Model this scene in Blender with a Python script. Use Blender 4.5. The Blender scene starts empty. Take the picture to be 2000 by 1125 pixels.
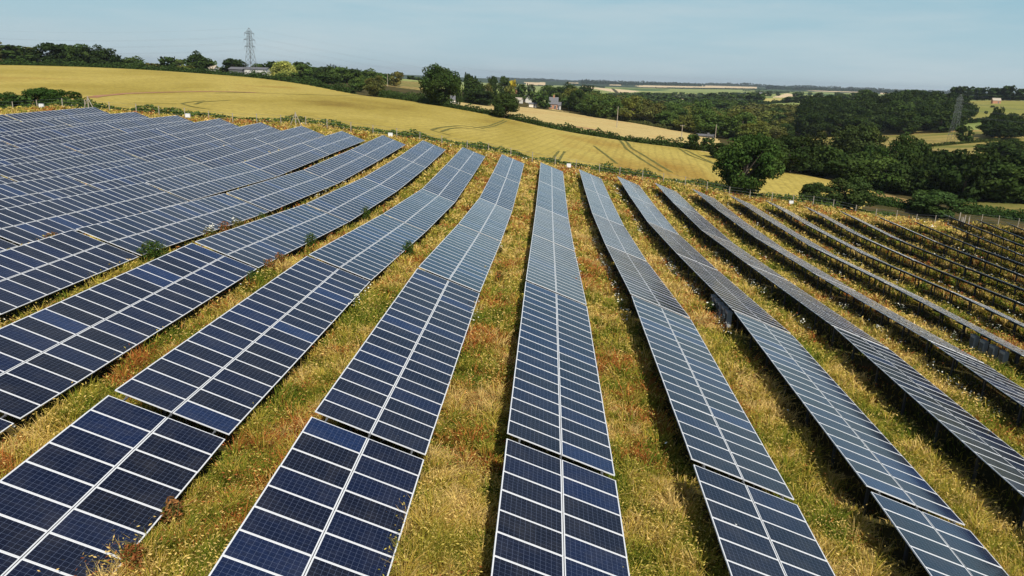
import bpy, math, random
import numpy as np
from mathutils import Matrix, Vector
R_ = math.radians
rng = np.random.default_rng(7)
random.seed(7)
sc = bpy.context.scene
GRASS_N = 620000; SEED_N = 300000; HERB_N = 90000; FLOWER_N = 1700; HAZE_D = 5.5e-5

col = sc.collection
Z0 = 50.0                       # camera height over the datum; all heights below are relative to the camera

# ------------------------------------------------------------------ camera model
FPX, PITCH, ROLL, PSI = 1489.05, 0.2722976, 0.0368998, -0.0382077
X0, PITCHX, TILT, WID = -0.86956, 6.36419, 0.3521174, 3.94
Fv = np.array([math.sin(PSI)*math.cos(PITCH), math.cos(PSI)*math.cos(PITCH), -math.sin(PITCH)])
Rv = np.array([math.cos(PSI), -math.sin(PSI), 0.0])
Uv = np.cross(Rv, Fv)
Rr = math.cos(ROLL)*Rv + math.sin(ROLL)*Uv
Ur = math.cos(ROLL)*Uv - math.sin(ROLL)*Rv
def ray(px, py):
    return Fv + Rr*(px-1000)/FPX - Ur*(py-562.5)/FPX
def at(px, py, Y):
    d = ray(px, py); return d*(Y/d[1])
def project(P):
    P = np.asarray(P, float); z = P@Fv
    z = np.where(np.abs(z) < 1e-6, 1e-6, z)
    return 1000+FPX*(P@Rr)/z, 562.5-FPX*(P@Ur)/z, z
cam_d = bpy.data.cameras.new('camera'); cam = bpy.data.objects.new('camera', cam_d); col.objects.link(cam)
cam_d.sensor_width = 36; cam_d.lens = 36*FPX/2000; cam_d.clip_start = 0.5; cam_d.clip_end = 60000
cam.matrix_world = Matrix(((Rr[0], Ur[0], -Fv[0], 0), (Rr[1], Ur[1], -Fv[1], 0), (Rr[2], Ur[2], -Fv[2], Z0), (0, 0, 0, 1)))
sc.camera = cam

# ------------------------------------------------------------------ survey of the array (row, joint): (Y, Z of the high edge)
N={(-11,0):(119.15,-7.15),(-11,1):(98.73,-7.30),(-10,0):(119.53,-7.65),(-10,1):(99.07,-7.63),(-9,0):(119.98,-7.95),(-9,1):(99.53,-7.99),(-8,0):(120.99,-8.25),(-8,1):(100.53,-8.50),(-8,2):(80.03,-8.75),(-7,0):(121.63,-8.65),(-7,1):(101.17,-8.98),(-7,2):(80.69,-9.28),(-6,0):(122.13,-8.96),(-6,1):(101.66,-9.32),(-6,2):(81.17,-9.67),(-6,3):(60.69,-9.17),(-5,0):(122.53,-9.54),(-5,1):(102.05,-9.75),(-5,2):(81.56,-10.11),(-5,3):(61.01,-9.52),(-5,4):(40.39,-8.75),(-4,0):(123.40,-10.01),(-4,1):(102.91,-10.44),(-4,2):(82.40,-10.74),(-4,3):(61.84,-10.24),(-4,4):(41.15,-9.23),(-3,0):(124.20,-10.63),(-3,1):(103.71,-11.19),(-3,2):(83.23,-11.43),(-3,3):(62.75,-11.01),(-3,4):(42.08,-9.87),(-3,5):(21.46,-9.70),(-2,0):(125.01,-11.54),(-2,1):(104.53,-12.09),(-2,2):(84.04,-12.51),(-2,3):(63.56,-11.72),(-2,4):(42.93,-10.53),(-2,5):(22.26,-10.27),(-1,0):(125.57,-12.48),(-1,1):(105.09,-13.00),(-1,2):(84.60,-13.34),(-1,3):(64.13,-12.41),(-1,4):(43.51,-11.10),(-1,5):(22.82,-10.91),(0,0):(126.02,-13.58),(0,1):(105.53,-13.89),(0,2):(85.04,-13.99),(0,3):(64.56,-13.08),(0,4):(43.94,-11.70),(0,5):(23.26,-11.53),(1,0):(126.83,-14.55),(1,1):(106.35,-14.74),(1,2):(85.86,-14.71),(1,3):(65.38,-13.89),(1,4):(44.74,-12.48),(1,5):(24.05,-12.52),(2,0):(127.45,-15.49),(2,1):(106.97,-15.62),(2,2):(86.48,-15.52),(2,3):(66.00,-14.56),(2,4):(45.38,-13.36),(2,5):(24.70,-13.53),(3,0):(128.04,-16.39),(3,1):(107.55,-16.53),(3,2):(87.06,-16.36),(3,3):(66.61,-15.33),(3,4):(46.00,-14.25),(4,0):(128.71,-17.24),(4,1):(108.23,-17.33),(4,2):(87.74,-17.07),(4,3):(67.29,-16.19),(4,4):(46.68,-15.13),(5,0):(129.42,-18.07),(5,1):(108.93,-18.08),(5,2):(88.44,-17.80),(5,3):(67.95,-16.77),(6,0):(130.00,-18.83),(6,1):(109.52,-18.94),(6,2):(89.04,-18.57),(6,3):(68.57,-17.49),(7,0):(129.80,-19.45),(7,2):(89.68,-19.24),(8,0):(130.82,-20.15),(8,1):(110.38,-20.43),(8,2):(89.89,-19.88),(9,0):(131.08,-20.76),(9,1):(110.63,-20.86),(9,2):(90.12,-20.47),(10,0):(131.60,-21.41),(10,1):(111.15,-21.60),(11,0):(132.30,-21.89),(11,1):(111.81,-22.30)}
def hx(k): return X0 + PITCHX*k
for k, p in {12: (146.67, -22.41), 13: (147.5, -23.1), 14: (148.2, -23.7), 15: (149.0, -24.3), 16: (149.7, -24.9)}.items(): N[(k, 0)] = p
CT = []                         # terrain control points
for (k, j), (y, z) in N.items(): CT.append((hx(k)+1.85, y, z-2.1))
def cp(px, py, Y): CT.append(tuple(at(px, py, Y)))
def fence_y(X):
    return float(np.interp(X, [-140, -72, -40, -1, 20, 45, 71, 78, 84, 150], [121, 127.5, 131.5, 135.6, 137.3, 139.3, 142.0, 145.5, 151, 161]))
for px, py in [(24, 219), (100, 214), (214, 220), (293, 226), (390, 235.6), (486, 243), (578, 247), (741, 266), (871, 286), (1000, 309), (1125, 333), (1237, 350), (1361, 370), (1482, 392), (1602, 405)]:
    Y = 133.0
    for _ in range(6): Y = fence_y(at(px, py, Y)[0])
    cp(px, py+2, Y)
for a in [(0,128,330),(240,134,350),(487,151,370),(600,166,345),(713,187,320),(760,192,312),(855,206,285),(990,231,265),(1100,255,250),(1250,279,235),(1400,299,222),(1500,328,205),(1640,356,186),
          (30,176,172),(180,182,190),(230,172,215),(500,190,215),(800,232,190),(1100,284,185),(1350,330,172),
          (487,151.5,402),(505,150,430),(300,126,700),(100,120,700),(700,168,520),(20,131,395),(100,132,395),(-80,129,400),(0,133,450),(-100,131,460),(200,137,420),(1600,403,147),(1666,413,146),(1640,395,153),(1740,405,156),(890,199,420),(1000,206,470),(1085,214,480),(1150,227,450),(1250,242,418),(1330,257,382),(1395,269,345),(1450,300,270),
          (785,167,500),(820,158,650),(640,150,900),(950,178,700),(1050,182,900),
          (1250,217,900),(1130,205,700),(1200,191,1600),(1300,184,2500),(1450,184,2600),(1500,199,1500),(1450,222,850),(1620,190,1500),(1100,160,7500),(1500,170,7500),(1300,165,7500),(1800,181,6000),(1000,156,8500),(700,142,6000),
          (1250,172,4200),(1450,175,4200),(1650,181,4200),
          (1870,277,412),(1820,291,375),(1560,276,480),(1700,352,232),(1800,392,185),(1990,402,178),(1940,300,340),(1960,440,152),
          (1950,231,600),(1950,197,850),(1880,200,850),(1750,222,650),(1640,203,900),(1600,212,800),(1900,262,450),(1990,240,560)]: cp(*a)
for a in [(-220,150,-3),(-300,400,2),(-200,0,-4),(260,150,-38),(260,0,-36),(0,-60,-10.5),(-120,-60,-4),(120,-60,-22),(0,-400,-12),(-500,-300,0),(500,-300,-35),(-900,600,-4),(900,900,-25),(-3000,2000,-40),(-3000,-3000,-40),(3000,-3000,-60),(0,-4000,-50),(5000,2000,-60),(-6000,6000,-50),(9000,7000,-50),(0,14000,-120),(9000,14000,-120),(-9000,14000,-120),(-12000,0,-80),(12000,0,-80),(0,-12000,-80),(0,14,-13.4),(25,14,-16.6),(-25,14,-10.9),(60,14,-22),(-60,14,-8.5)]: CT.append(a)
CT = np.array(CT, float)
S_ = 100.0
def _phi(r2):
    return 0.5*r2*np.log(r2+1e-9)
_P = CT[:, :2]/S_
_n = len(CT)
_K = _phi(((_P[:, None]-_P[None])**2).sum(-1)) + np.eye(_n)*np.where(np.hypot(CT[:, 0], CT[:, 1]) < 160, 2e-4, 1e-6)[:, None]
_A = np.zeros((_n+3, _n+3)); _A[:_n, :_n] = _K; _A[:_n, _n] = 1; _A[:_n, _n+1:] = _P; _A[_n, :_n] = 1; _A[_n+1:, :_n] = _P.T
_w = np.linalg.solve(_A, np.concatenate([CT[:, 2], np.zeros(3)]))
def G(x, y):
    x = np.asarray(x, float); y = np.asarray(y, float); sh = x.shape
    q = np.stack([x.ravel(), y.ravel()], 1)/S_; out = np.empty(len(q))
    for i in range(0, len(q), 40000):
        b = q[i:i+40000]
        out[i:i+40000] = _phi(((b[:, None]-_P[None])**2).sum(-1))@_w[:_n] + _w[_n] + b@_w[_n+1:]
    return out.reshape(sh)
def g(x, y): return float(G(np.array([x]), np.array([y]))[0])
_ts = np.exp(np.linspace(math.log(12), math.log(12000), 1400))
def ground_at(px, py):
    d = ray(px, py); d = d/np.hypot(d[0], d[1])
    h = d[2]*_ts - G(d[0]*_ts, d[1]*_ts)
    i = np.argmax(h < 0)
    if h[i] >= 0: i = len(_ts)-1
    t = _ts[i] if i == 0 else _ts[i-1] + (_ts[i]-_ts[i-1])*h[i-1]/(h[i-1]-h[i]+1e-9)
    return d[0]*t, d[1]*t

# ------------------------------------------------------------------ helpers
def tag(o, label=None, cat=None, group=None, kind=None):
    if label: o['label'] = label
    if cat: o['category'] = cat
    if group: o['group'] = group
    if kind: o['kind'] = kind
    return o
def empty(name, x, y, z=None, rz=0):
    o = bpy.data.objects.new(name, None); col.objects.link(o); o.empty_display_size = 0.5
    o.location = (x, y, (g(x, y) if z is None else z)+Z0); o.rotation_euler = (0, 0, rz); return o
def link(name, me, parent=None, mats=None):
    o = bpy.data.objects.new(name, me); col.objects.link(o)
    if mats:
        for m in (mats if isinstance(mats, (list, tuple)) else [mats]): me.materials.append(m)
    if parent: o.parent = parent
    return o
class MB:
    def __init__(s): s.v = []; s.f = []; s.m = []
    def add(s, vs, fs, mi=0):
        b = len(s.v); s.v += [tuple(p) for p in vs]; s.f += [tuple(b+i for i in f) for f in fs]; s.m += [mi]*len(fs)
    def box(s, c, d, mi=0, M=None):
        x, y, z = c; a, b, h = d[0]/2, d[1]/2, d[2]/2
        vs = [(x+i*a, y+j*b, z+k*h) for k in (-1, 1) for j in (-1, 1) for i in (-1, 1)]
        if M is not None: vs = [tuple(M@Vector(p)) for p in vs]
        s.add(vs, [(0, 2, 3, 1), (4, 5, 7, 6), (0, 1, 5, 4), (2, 6, 7, 3), (0, 4, 6, 2), (1, 3, 7, 5)], mi)
    def bar(s, p, q, r0, r1=None, n=6, mi=0, cap=True):
        p = Vector(p); q = Vector(q); r1 = r0 if r1 is None else r1
        d = (q-p).normalized(); a = d.orthogonal().normalized(); b = d.cross(a)
        vs = []
        for c, r in ((p, r0), (q, r1)):
            for i in range(n):
                t = 2*math.pi*(i+.5)/n; vs.append(c+(a*math.cos(t)+b*math.sin(t))*r)
        fs = [(i, (i+1) % n, n+(i+1) % n, n+i) for i in range(n)]
        if cap: fs += [tuple(range(n))[::-1], tuple(range(n, 2*n))]
        s.add(vs, fs, mi)
    def mesh(s, name):
        me = bpy.data.meshes.new(name); me.from_pydata(s.v, [], s.f); me.polygons.foreach_set('material_index', s.m); me.update(); return me
    def build(s, name, mats, parent=None): return link(name, s.mesh(name), parent, mats)
def np_mesh(name, V, F, col_attr=None, nper=4, smooth=False):
    """V (n,3) F (m,nper) arrays; col_attr (n,3) per-vertex colour"""
    me = bpy.data.meshes.new(name)
    me.vertices.add(len(V)); me.vertices.foreach_set('co', np.ascontiguousarray(V, np.float32).ravel())
    m = len(F); me.loops.add(m*nper); me.loops.foreach_set('vertex_index', np.ascontiguousarray(F, np.int32).ravel())
    me.polygons.add(m); me.polygons.foreach_set('loop_start', np.arange(0, m*nper, nper, dtype=np.int32))
    me.polygons.foreach_set('loop_total', np.full(m, nper, np.int32))
    if smooth: me.polygons.foreach_set('use_smooth', np.ones(m, bool))
    if col_attr is not None:
        at_ = me.color_attributes.new('tone', 'FLOAT_COLOR', 'POINT')
        c = np.ones((len(V), 4), np.float32); c[:, :3] = col_attr; at_.data.foreach_set('color', c.ravel())
    me.update(); me.validate(); return me
# ------------------------------------------------------------------ materials
def newmat(name):
    m = bpy.data.materials.new(name); m.use_nodes = True; nt = m.node_tree
    b = nt.nodes['Principled BSDF']; return m, nt, b
def node(nt, t, **kw):
    n = nt.nodes.new(t)
    for k, v in kw.items():
        if k.startswith('i_'):
            n.inputs[k[2:].replace('_', ' ')].default_value = v
        else: setattr(n, k, v)
    return n
def L(nt, a, b): nt.links.new(a, b)
def noise(nt, vec, scale, detail=4, rough=.55):
    n = node(nt, 'ShaderNodeTexNoise'); n.inputs['Scale'].default_value = scale; n.inputs['Detail'].default_value = detail; n.inputs['Roughness'].default_value = rough
    if vec is not None: L(nt, vec, n.inputs['Vector'])
    return n
def ramp(nt, fac, stops):
    r = node(nt, 'ShaderNodeValToRGB'); e = r.color_ramp.elements
    while len(e) < len(stops): e.new(0.5)
    for el, (p, c) in zip(e, stops): el.position = p; el.color = (*c, 1)
    L(nt, fac, r.inputs['Fac']); return r
def mixc(nt, fac, a, b, mode='MIX'):
    m = node(nt, 'ShaderNodeMix', data_type='RGBA', blend_type=mode)
    for sock, v in ((m.inputs[0], fac), (m.inputs[6], a), (m.inputs[7], b)):
        if hasattr(v, 'links'): L(nt, v, sock)
        else: sock.default_value = (*v, 1) if isinstance(v, (tuple, list)) else v
    return m.outputs[2]
def wpos(nt, scale=(1, 1, 1), rot=0):
    gm = node(nt, 'ShaderNodeNewGeometry'); mp = node(nt, 'ShaderNodeMapping'); mp.inputs['Scale'].default_value = scale; mp.inputs['Rotation'].default_value = (0, 0, rot)
    L(nt, gm.outputs['Position'], mp.inputs['Vector']); return mp.outputs['Vector']
def plain(name, c, rough=.7, metal=0, var=.15, scale=3):
    m, nt, b = newmat(name)
    tc = node(nt, 'ShaderNodeTexCoord'); n = noise(nt, tc.outputs['Object'], scale)
    r = ramp(nt, n.outputs['Fac'], [(.3, tuple(x*(1-var) for x in c)), (.7, tuple(min(1, x*(1+var)) for x in c))])
    L(nt, r.outputs['Color'], b.inputs['Base Color']); b.inputs['Roughness'].default_value = rough; b.inputs['Metallic'].default_value = metal
    return m
def fieldmat(name, stops, s_big=.02, s_small=.5, stretch=(1, 1, 1), rot=0, bump=.3, rows=None, fine=(.75, 1.2)):
    m, nt, b = newmat(name)
    p0 = wpos(nt); p1 = wpos(nt, stretch, rot)
    n1 = noise(nt, p1, s_big, 5, .6); n2 = noise(nt, p0, s_small, 6, .7)
    r = ramp(nt, n1.outputs['Fac'], stops)
    r2 = ramp(nt, n2.outputs['Fac'], [(.3, (fine[0],)*3), (.7, (fine[1],)*3)])
    c = mixc(nt, 1.0, r.outputs['Color'], r2.outputs['Color'], 'MULTIPLY')
    if rows:                                 # drill rows sown in the crop: (rotation, scale, strength)
        w = node(nt, 'ShaderNodeTexWave', wave_type='BANDS', bands_direction='X'); w.inputs['Scale'].default_value = rows[1]; w.inputs['Distortion'].default_value = 1.5; w.inputs['Detail'].default_value = 2
        L(nt, wpos(nt, (1, 1, 1), rows[0]), w.inputs['Vector'])
        rr = ramp(nt, w.outputs['Fac'], [(.0, (1-rows[2],)*3), (.35, (1, 1, 1))])
        c = mixc(nt, 1.0, c, rr.outputs['Color'], 'MULTIPLY')
    L(nt, c, b.inputs['Base Color']); b.inputs['Roughness'].default_value = .95; b.inputs['Specular IOR Level'].default_value = .1
    bp = node(nt, 'ShaderNodeBump'); bp.inputs['Strength'].default_value = bump; bp.inputs['Distance'].default_value = .3; L(nt, n2.outputs['Fac'], bp.inputs['Height']); L(nt, bp.outputs['Normal'], b.inputs['Normal'])
    return m
def leafmat(name, trans=.25):
    """leaf colour = vertex tone x object colour"""
    m, nt, b = newmat(name); nt.nodes.remove(b)
    a = node(nt, 'ShaderNodeAttribute', attribute_name='tone'); oi = node(nt, 'ShaderNodeObjectInfo')
    c = mixc(nt, 1.0, a.outputs['Color'], oi.outputs['Color'], 'MULTIPLY')
    d = node(nt, 'ShaderNodeBsdfDiffuse'); t = node(nt, 'ShaderNodeBsdfTranslucent'); ms = node(nt, 'ShaderNodeMixShader'); ms.inputs[0].default_value = trans
    L(nt, c, d.inputs['Color']); L(nt, c, t.inputs['Color']); L(nt, d.outputs[0], ms.inputs[1]); L(nt, t.outputs[0], ms.inputs[2])
    L(nt, ms.outputs[0], nt.nodes['Material Output'].inputs['Surface']); return m
M = {}
M['leaf'] = leafmat('leaf', .22); M['grass'] = leafmat('grass_blades', .3)
M['bark'] = plain('bark', (.10, .08, .06), .9, 0, .3, 2)
M['bark_pale'] = plain('bark_pale', (.32, .28, .22), .9, 0, .2, 2)
M['steel'] = plain('galvanised_steel', (.085, .088, .09), .55, .5)
M['alu'] = plain('aluminium_frame', (.72, .73, .74), .45, .05, .05, 1)
M['back'] = plain('backsheet', (.11, .115, .12), .7)
M['white'] = plain('white_paint', (.8, .8, .78), .5, 0, .04)
M['grey_box'] = plain('grey_enclosure', (.33, .36, .38), .45, .1, .08)
M['wood'] = plain('weathered_wood', (.36, .31, .24), .9, 0, .25, 4)
M['pylon'] = plain('pylon_steel', (.13, .145, .15), .7, .2, .15)
M['wire'] = plain('wire', (.10, .11, .12), .5, .5)
M['brick'] = plain('orange_brick', (.45, .22, .13), .9, 0, .2, 5)
M['render_w'] = plain('pale_render', (.72, .68, .6), .8, 0, .08)
M['slate'] = plain('slate_roof', (.13, .13, .14), .7, 0, .2, 3)
M['tile'] = plain('pale_roof', (.42, .36, .28), .8, 0, .2, 3)
M['glass'] = plain('window_glass', (.03, .04, .05), .1, 0, .1)
M['shed'] = plain('shed_sheet', (.62, .6, .56), .6, .1, .1)
M['red'] = plain('poppy_red', (.6, .03, .02), .8)
def pvmat(name, use_attr):
    m, nt, b = newmat(name)
    uv = node(nt, 'ShaderNodeUVMap', uv_map='cells'); sp = node(nt, 'ShaderNodeSeparateXYZ'); L(nt, uv.outputs[0], sp.inputs[0])
    def mth(op, a, bb=None, c=None):
        n = node(nt, 'ShaderNodeMath', operation=op)
        for i, v in enumerate((a, bb, c)):
            if v is None: continue
            if hasattr(v, 'links'): L(nt, v, n.inputs[i])
            else: n.inputs[i].default_value = v
        return n.outputs[0]
    def line(v, w):
        f = mth('FRACT', v); d = mth('MINIMUM', f, mth('SUBTRACT', 1.0, f)); return mth('LESS_THAN', d, w)
    lx = line(sp.outputs[0], .021); ly = line(sp.outputs[1], .021)
    bb1 = line(mth('MULTIPLY', sp.outputs[1], 3.0), .018)
    lines = mth('MAXIMUM', lx, ly)
    ox = mth('MAXIMUM', mth('LESS_THAN', sp.outputs[0], 0.0), mth('GREATER_THAN', sp.outputs[0], 12.0))
    oy = mth('MAXIMUM', mth('LESS_THAN', sp.outputs[1], 0.0), mth('GREATER_THAN', sp.outputs[1], 6.0))
    edge = mth('MAXIMUM', ox, oy)
    if use_attr: a = node(nt, 'ShaderNodeAttribute', attribute_name='rnd'); rnd = a.outputs['Fac']
    else: a = node(nt, 'ShaderNodeObjectInfo'); rnd = a.outputs['Random']
    base = ramp(nt, rnd, [(0, (.004, .005, .012)), (.35, (.0045, .0065, .018)), (.7, (.005, .009, .029)), (.93, (.006, .013, .045)), (1, (.009, .024, .078))])
    tc = node(nt, 'ShaderNodeTexCoord'); wn = noise(nt, tc.outputs['Object'], 5, 3)
    cr = ramp(nt, wn.outputs['Fac'], [(.3, (.8, .8, .8)), (.7, (1.3, 1.3, 1.3))])
    c = mixc(nt, 1.0, base.outputs['Color'], cr.outputs['Color'], 'MULTIPLY')
    c = mixc(nt, mth('MULTIPLY', bb1, .12), c, (.25, .28, .34))
    c = mixc(nt, mth('MULTIPLY', lines, .5), c, (.17, .21, .32))
    c = mixc(nt, edge, c, (.7, .72, .74))
    wp = wpos(nt); dn = noise(nt, wp, 1.3, 6, .65); dr = ramp(nt, dn.outputs['Fac'], [(.45, (0, 0, 0)), (.85, (.10, .10, .10))]); c = mixc(nt, dr.outputs['Color'], c, (.22, .20, .17))
    vo = node(nt, 'ShaderNodeTexVoronoi'); vo.inputs['Scale'].default_value = 1.1; L(nt, wp, vo.inputs['Vector'])
    sc3 = node(nt, 'ShaderNodeSeparateColor'); L(nt, vo.outputs['Color'], sc3.inputs[0])
    drop = mth('MULTIPLY', mth('LESS_THAN', vo.outputs['Distance'], mth('MULTIPLY', sc3.outputs[1], .045)), mth('GREATER_THAN', sc3.outputs[0], .86)); c = mixc(nt, drop, c, (.6, .6, .55))
    rn = node(nt, 'ShaderNodeMapRange'); rn.inputs[1].default_value = .3; rn.inputs[2].default_value = .8; rn.inputs[3].default_value = .10; rn.inputs[4].default_value = .22; L(nt, dn.outputs['Fac'], rn.inputs[0]); L(nt, rn.outputs[0], b.inputs['Coat Roughness'])
    L(nt, c, b.inputs['Base Color']); b.inputs['Roughness'].default_value = .5; b.inputs['Specular IOR Level'].default_value = .0
    b.inputs['Coat Weight'].default_value = 1.0; b.inputs['Coat Roughness'].default_value = .14; b.inputs['Coat IOR'].default_value = PV_IOR
    return m
PV_IOR = 1.42
M['pv'] = pvmat('solar_cells', False); M['pva'] = pvmat('solar_cells_far', True)

# ------------------------------------------------------------------ sky, sun, air
SUN_DIR = Vector((-0.35, 0.86, -0.98)).normalized()      # the way the light travels
w = bpy.data.worlds.new('World'); sc.world = w; w.use_nodes = True; nt = w.node_tree
bg = nt.nodes['Background']; sky = node(nt, 'ShaderNodeTexSky', sky_type='NISHITA', sun_disc=False)
el = math.asin(-SUN_DIR.z); az = math.atan2(-SUN_DIR.x, -SUN_DIR.y)
sky.sun_elevation = el; sky.sun_rotation = az; sky.altitude = 100; sky.air_density = 1.0; sky.dust_density = 1.0; sky.ozone_density = 1.0
tc = node(nt, 'ShaderNodeTexCoord'); mp = node(nt, 'ShaderNodeMapping'); mp.inputs['Scale'].default_value = (1.6, 1.6, 13); L(nt, tc.outputs['Generated'], mp.inputs['Vector'])
cn = noise(nt, mp.outputs['Vector'], 1.6, 7, .6); cr = ramp(nt, cn.outputs['Fac'], [(.40, (0, 0, 0)), (.70, (.6, .6, .6))])
tint = mixc(nt, 1.0, sky.outputs['Color'], (.50, .62, .74), 'MULTIPLY'); sx = node(nt, 'ShaderNodeSeparateXYZ'); L(nt, tc.outputs['Generated'], sx.inputs[0])
er = ramp(nt, sx.outputs[2], [(0.0, (.95, .95, .95)), (.10, (.85, .85, .85)), (.22, (.45, .45, .45)), (.5, (0, 0, 0))]); er.color_ramp.interpolation = 'EASE'
hr = ramp(nt, sx.outputs[2], [(0.0, (.41, .53, .59)), (.05, (.38, .545, .62)), (.13, (.27, .50, .60)), (.3, (.16, .34, .50))])
hz_ = mixc(nt, 1.0, hr.outputs['Color'], (10, 10, 10), 'MULTIPLY')
flat = mixc(nt, er.outputs['Color'], tint, hz_); cl = mixc(nt, cr.outputs['Color'], flat, (5.3, 6.1, 6.4))
L(nt, cl, bg.inputs['Color']); bg.inputs['Strength'].default_value = 0.11
sl = bpy.data.lights.new('sun', 'SUN'); sl.energy = 5.0; sl.angle = R_(.53); sl.color = (1, .93, .82)
so = bpy.data.objects.new('sun', sl); col.objects.link(so); so.rotation_euler = SUN_DIR.to_track_quat('-Z', 'Y').to_euler(); so.location = (60, -60, Z0+60)
sc.view_settings.view_transform = 'Standard'; sc.view_settings.look = 'None'; sc.view_settings.exposure = 0.0; sc.view_settings.gamma = 1
hz = MB(); hz.box((0, 2000, (-135+60)/2+Z0), (32000, 32000, 195))
m = bpy.data.materials.new('air'); m.use_nodes = True; nt = m.node_tree; nt.nodes.remove(nt.nodes['Principled BSDF'])
pv = node(nt, 'ShaderNodeVolumePrincipled'); pv.inputs['Density'].default_value = HAZE_D; pv.inputs['Color'].default_value = (.84, .93, 1.0, 1); pv.inputs['Anisotropy'].default_value = .2
L(nt, pv.outputs[0], nt.nodes['Material Output'].inputs['Volume'])
tag(hz.build('haze', m), 'thin blue summer haze over the far hills', 'haze', kind='stuff')

# ------------------------------------------------------------------ ground sheet, cut along field edges into regions
def XYat(lst): return [tuple(at(*a)[:2]) for a in lst]
def XYg(lst): return [ground_at(*a) for a in lst]
def inside(poly, x, y):
    res = np.zeros(x.shape, bool); n = len(poly)
    for i in range(n):
        x0, y0 = poly[i]; x1, y1 = poly[(i+1) % n]
        c = ((y0 > y) != (y1 > y)) & (x < (x1-x0)*(y-y0)/((y1-y0)+1e-12)+x0); res ^= c
    return res
FENCE = [(X, fence_y(X)) for X in list(range(-132, 71, 6))+[71, 78, 84, 96, 108, 120, 132, 144]]
wheat_far = XYat([(-250,122,330),(0,128,330),(240,134,350),(487,152,370),(600,166,345),(713,187,320),(760,192,312),(855,206,285),(990,231,265),(1100,255,250),(1250,279,235),(1400,299,222),(1500,328,205),(1640,354,188),(1712,368,178)])
wheat_near = [(X, Y+5.5) for X, Y in FENCE if X <= 71]
POLY = {}
POLY['wheat_field'] = wheat_near[::-1][2:]+[(-200, 130)]+wheat_far
POLY['brown_field'] = XYat([(1715,369,177),(1800,396,172),(1796,410,158),(1706,398,160)])
POLY['green_meadow'] = XYat([(1862,386,190),(2120,408,180),(2120,440,158),(2000,434,160),(1880,414,162)])
POLY['stubble_field'] = XYat([(870,209,282),(990,232,262),(1100,256,247),(1250,281,232),(1392,300,219),(1440,300,240),(1400,270,340),(1330,256,384),(1240,240,420),(1150,226,450),(1085,213,480),(1000,205,470),(885,197,425)])
POLY['pasture'] = XYat([(1500,285,420),(1530,262,540),(1700,262,540),(1850,262,500),(2100,270,470),(2100,330,330),(1900,310,330),(1780,292,380),(1600,292,400)])
POLY['hill_pasture'] = XYat([(1830,196,880),(2150,196,880),(2150,250,520),(1960,250,540),(1880,236,600),(1840,215,700)])
POLY['vine_field'] = XYat([(742,172,470),(830,172,470),(830,158,640),(742,160,600)])
far_tan = [[(1132,166.7),(1198,173.8),(1199.6,180),(1178,176.4)],[(1201,173.8),(1251,178),(1239,180),(1208.5,181.8)],[(1239,167.6),(1367,166.2),(1480,168.5),(1480,173),(1331,171),(1251,170)],
  [(1565,175),(1687,176.5),(1690,181),(1595,178.5)],[(1715,177.5),(1765,179),(1765,185),(1722,184)],[(1840,183.5),(1880,185),(1880,189),(1842,187)],[(1427,185),(1500,184.4),(1476,190.6),(1432,189)],
  [(1507,190.6),(1535,182),(1558,184.5),(1556,190.6)],[(1586,186.5),(1680,191),(1676,194),(1600,194)],[(1588,209),(1610,201),(1640,205),(1592,216)],[(1326,191.5),(1357,191),(1356,199),(1334,195.5)],
  [(1025,160.5),(1066,161),(1066,167),(1028,166)],[(1105,161),(1130,161.5),(1130,162.8),(1105,162.5)],[(1190,165),(1215,165),(1215,167),(1192,167)]]
far_green = [[(1200,172.3),(1255,172.8),(1313,174.8),(1286,177.6),(1251,177.4)],[(1560,181),(1640,184),(1700,188),(1700,191),(1600,187)],[(1470,175),(1520,176),(1560,179),(1500,179.5)]]
far_yel = [[(1478,191.5),(1535,191.8),(1535,198),(1490,200)],[(1305,200),(1350,203),(1352,213),(1330,214)],[(1480,206),(1500,204),(1502,212),(1486,213)],[(1370,200),(1420,197),(1420,203),(1380,206)]]
FARP = [('straw_field', XYg(p)) for p in far_tan]+[('green_crop', XYg(p)) for p in far_green]+[('yellow_field', XYg(p)) for p in far_yel]
angs = np.concatenate([np.arange(-180, -44, 3.0), np.arange(-44, 44, .14), np.arange(44, 180.01, 3.0)])
th = np.radians(angs)-PSI*0
rad = [3.0]
while rad[-1] < 15500: rad.append(rad[-1]*(1.0115 if 15 < rad[-1] < 4000 else 1.03))
rad = np.array(rad)
RX = rad[:, None]*np.sin(th)[None]; RY = rad[:, None]*np.cos(th)[None]
RZ = G(RX, RY)
bump = 0.10*(np.sin(RX*.9)*np.cos(RY*.7)+np.sin(RX*.37+1)*np.sin(RY*.31)); RZ2 = RZ+bump*np.clip((250-np.hypot(RX, RY))/200, 0, 1)*.5
V = np.stack([RX, RY, RZ2+Z0], -1).reshape(-1, 3)
nr, na = RX.shape
ii = np.arange(nr-1)[:, None]*na+np.arange(na-1)[None]
Fq = np.stack([ii, ii+1, ii+na+1, ii+na], -1).reshape(-1, 4)[:, ::-1]
fx = V[Fq, 0].mean(1); fy = V[Fq, 1].mean(1); fr = np.hypot(fx, fy)
reg = np.zeros(len(Fq), int); names = ['ground', 'wheat_field', 'brown_field', 'green_meadow', 'stubble_field', 'pasture', 'hill_pasture', 'vine_field', 'straw_field', 'green_crop', 'yellow_field', 'far_forest', 'farmland']
reg[fr > 560] = 12; reg[fr > 4300] = 11
for nme, p in POLY.items(): reg[inside(p, fx, fy)] = names.index(nme)
for nme, p in FARP: reg[inside(p, fx, fy)] = names.index(nme)
M['ground'] = fieldmat('meadow_floor', [(.3, (.03, .035, .01)), (.5, (.07, .06, .02)), (.65, (.11, .075, .025)), (.8, (.07, .035, .012))], .35, 6, bump=.6)
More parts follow.
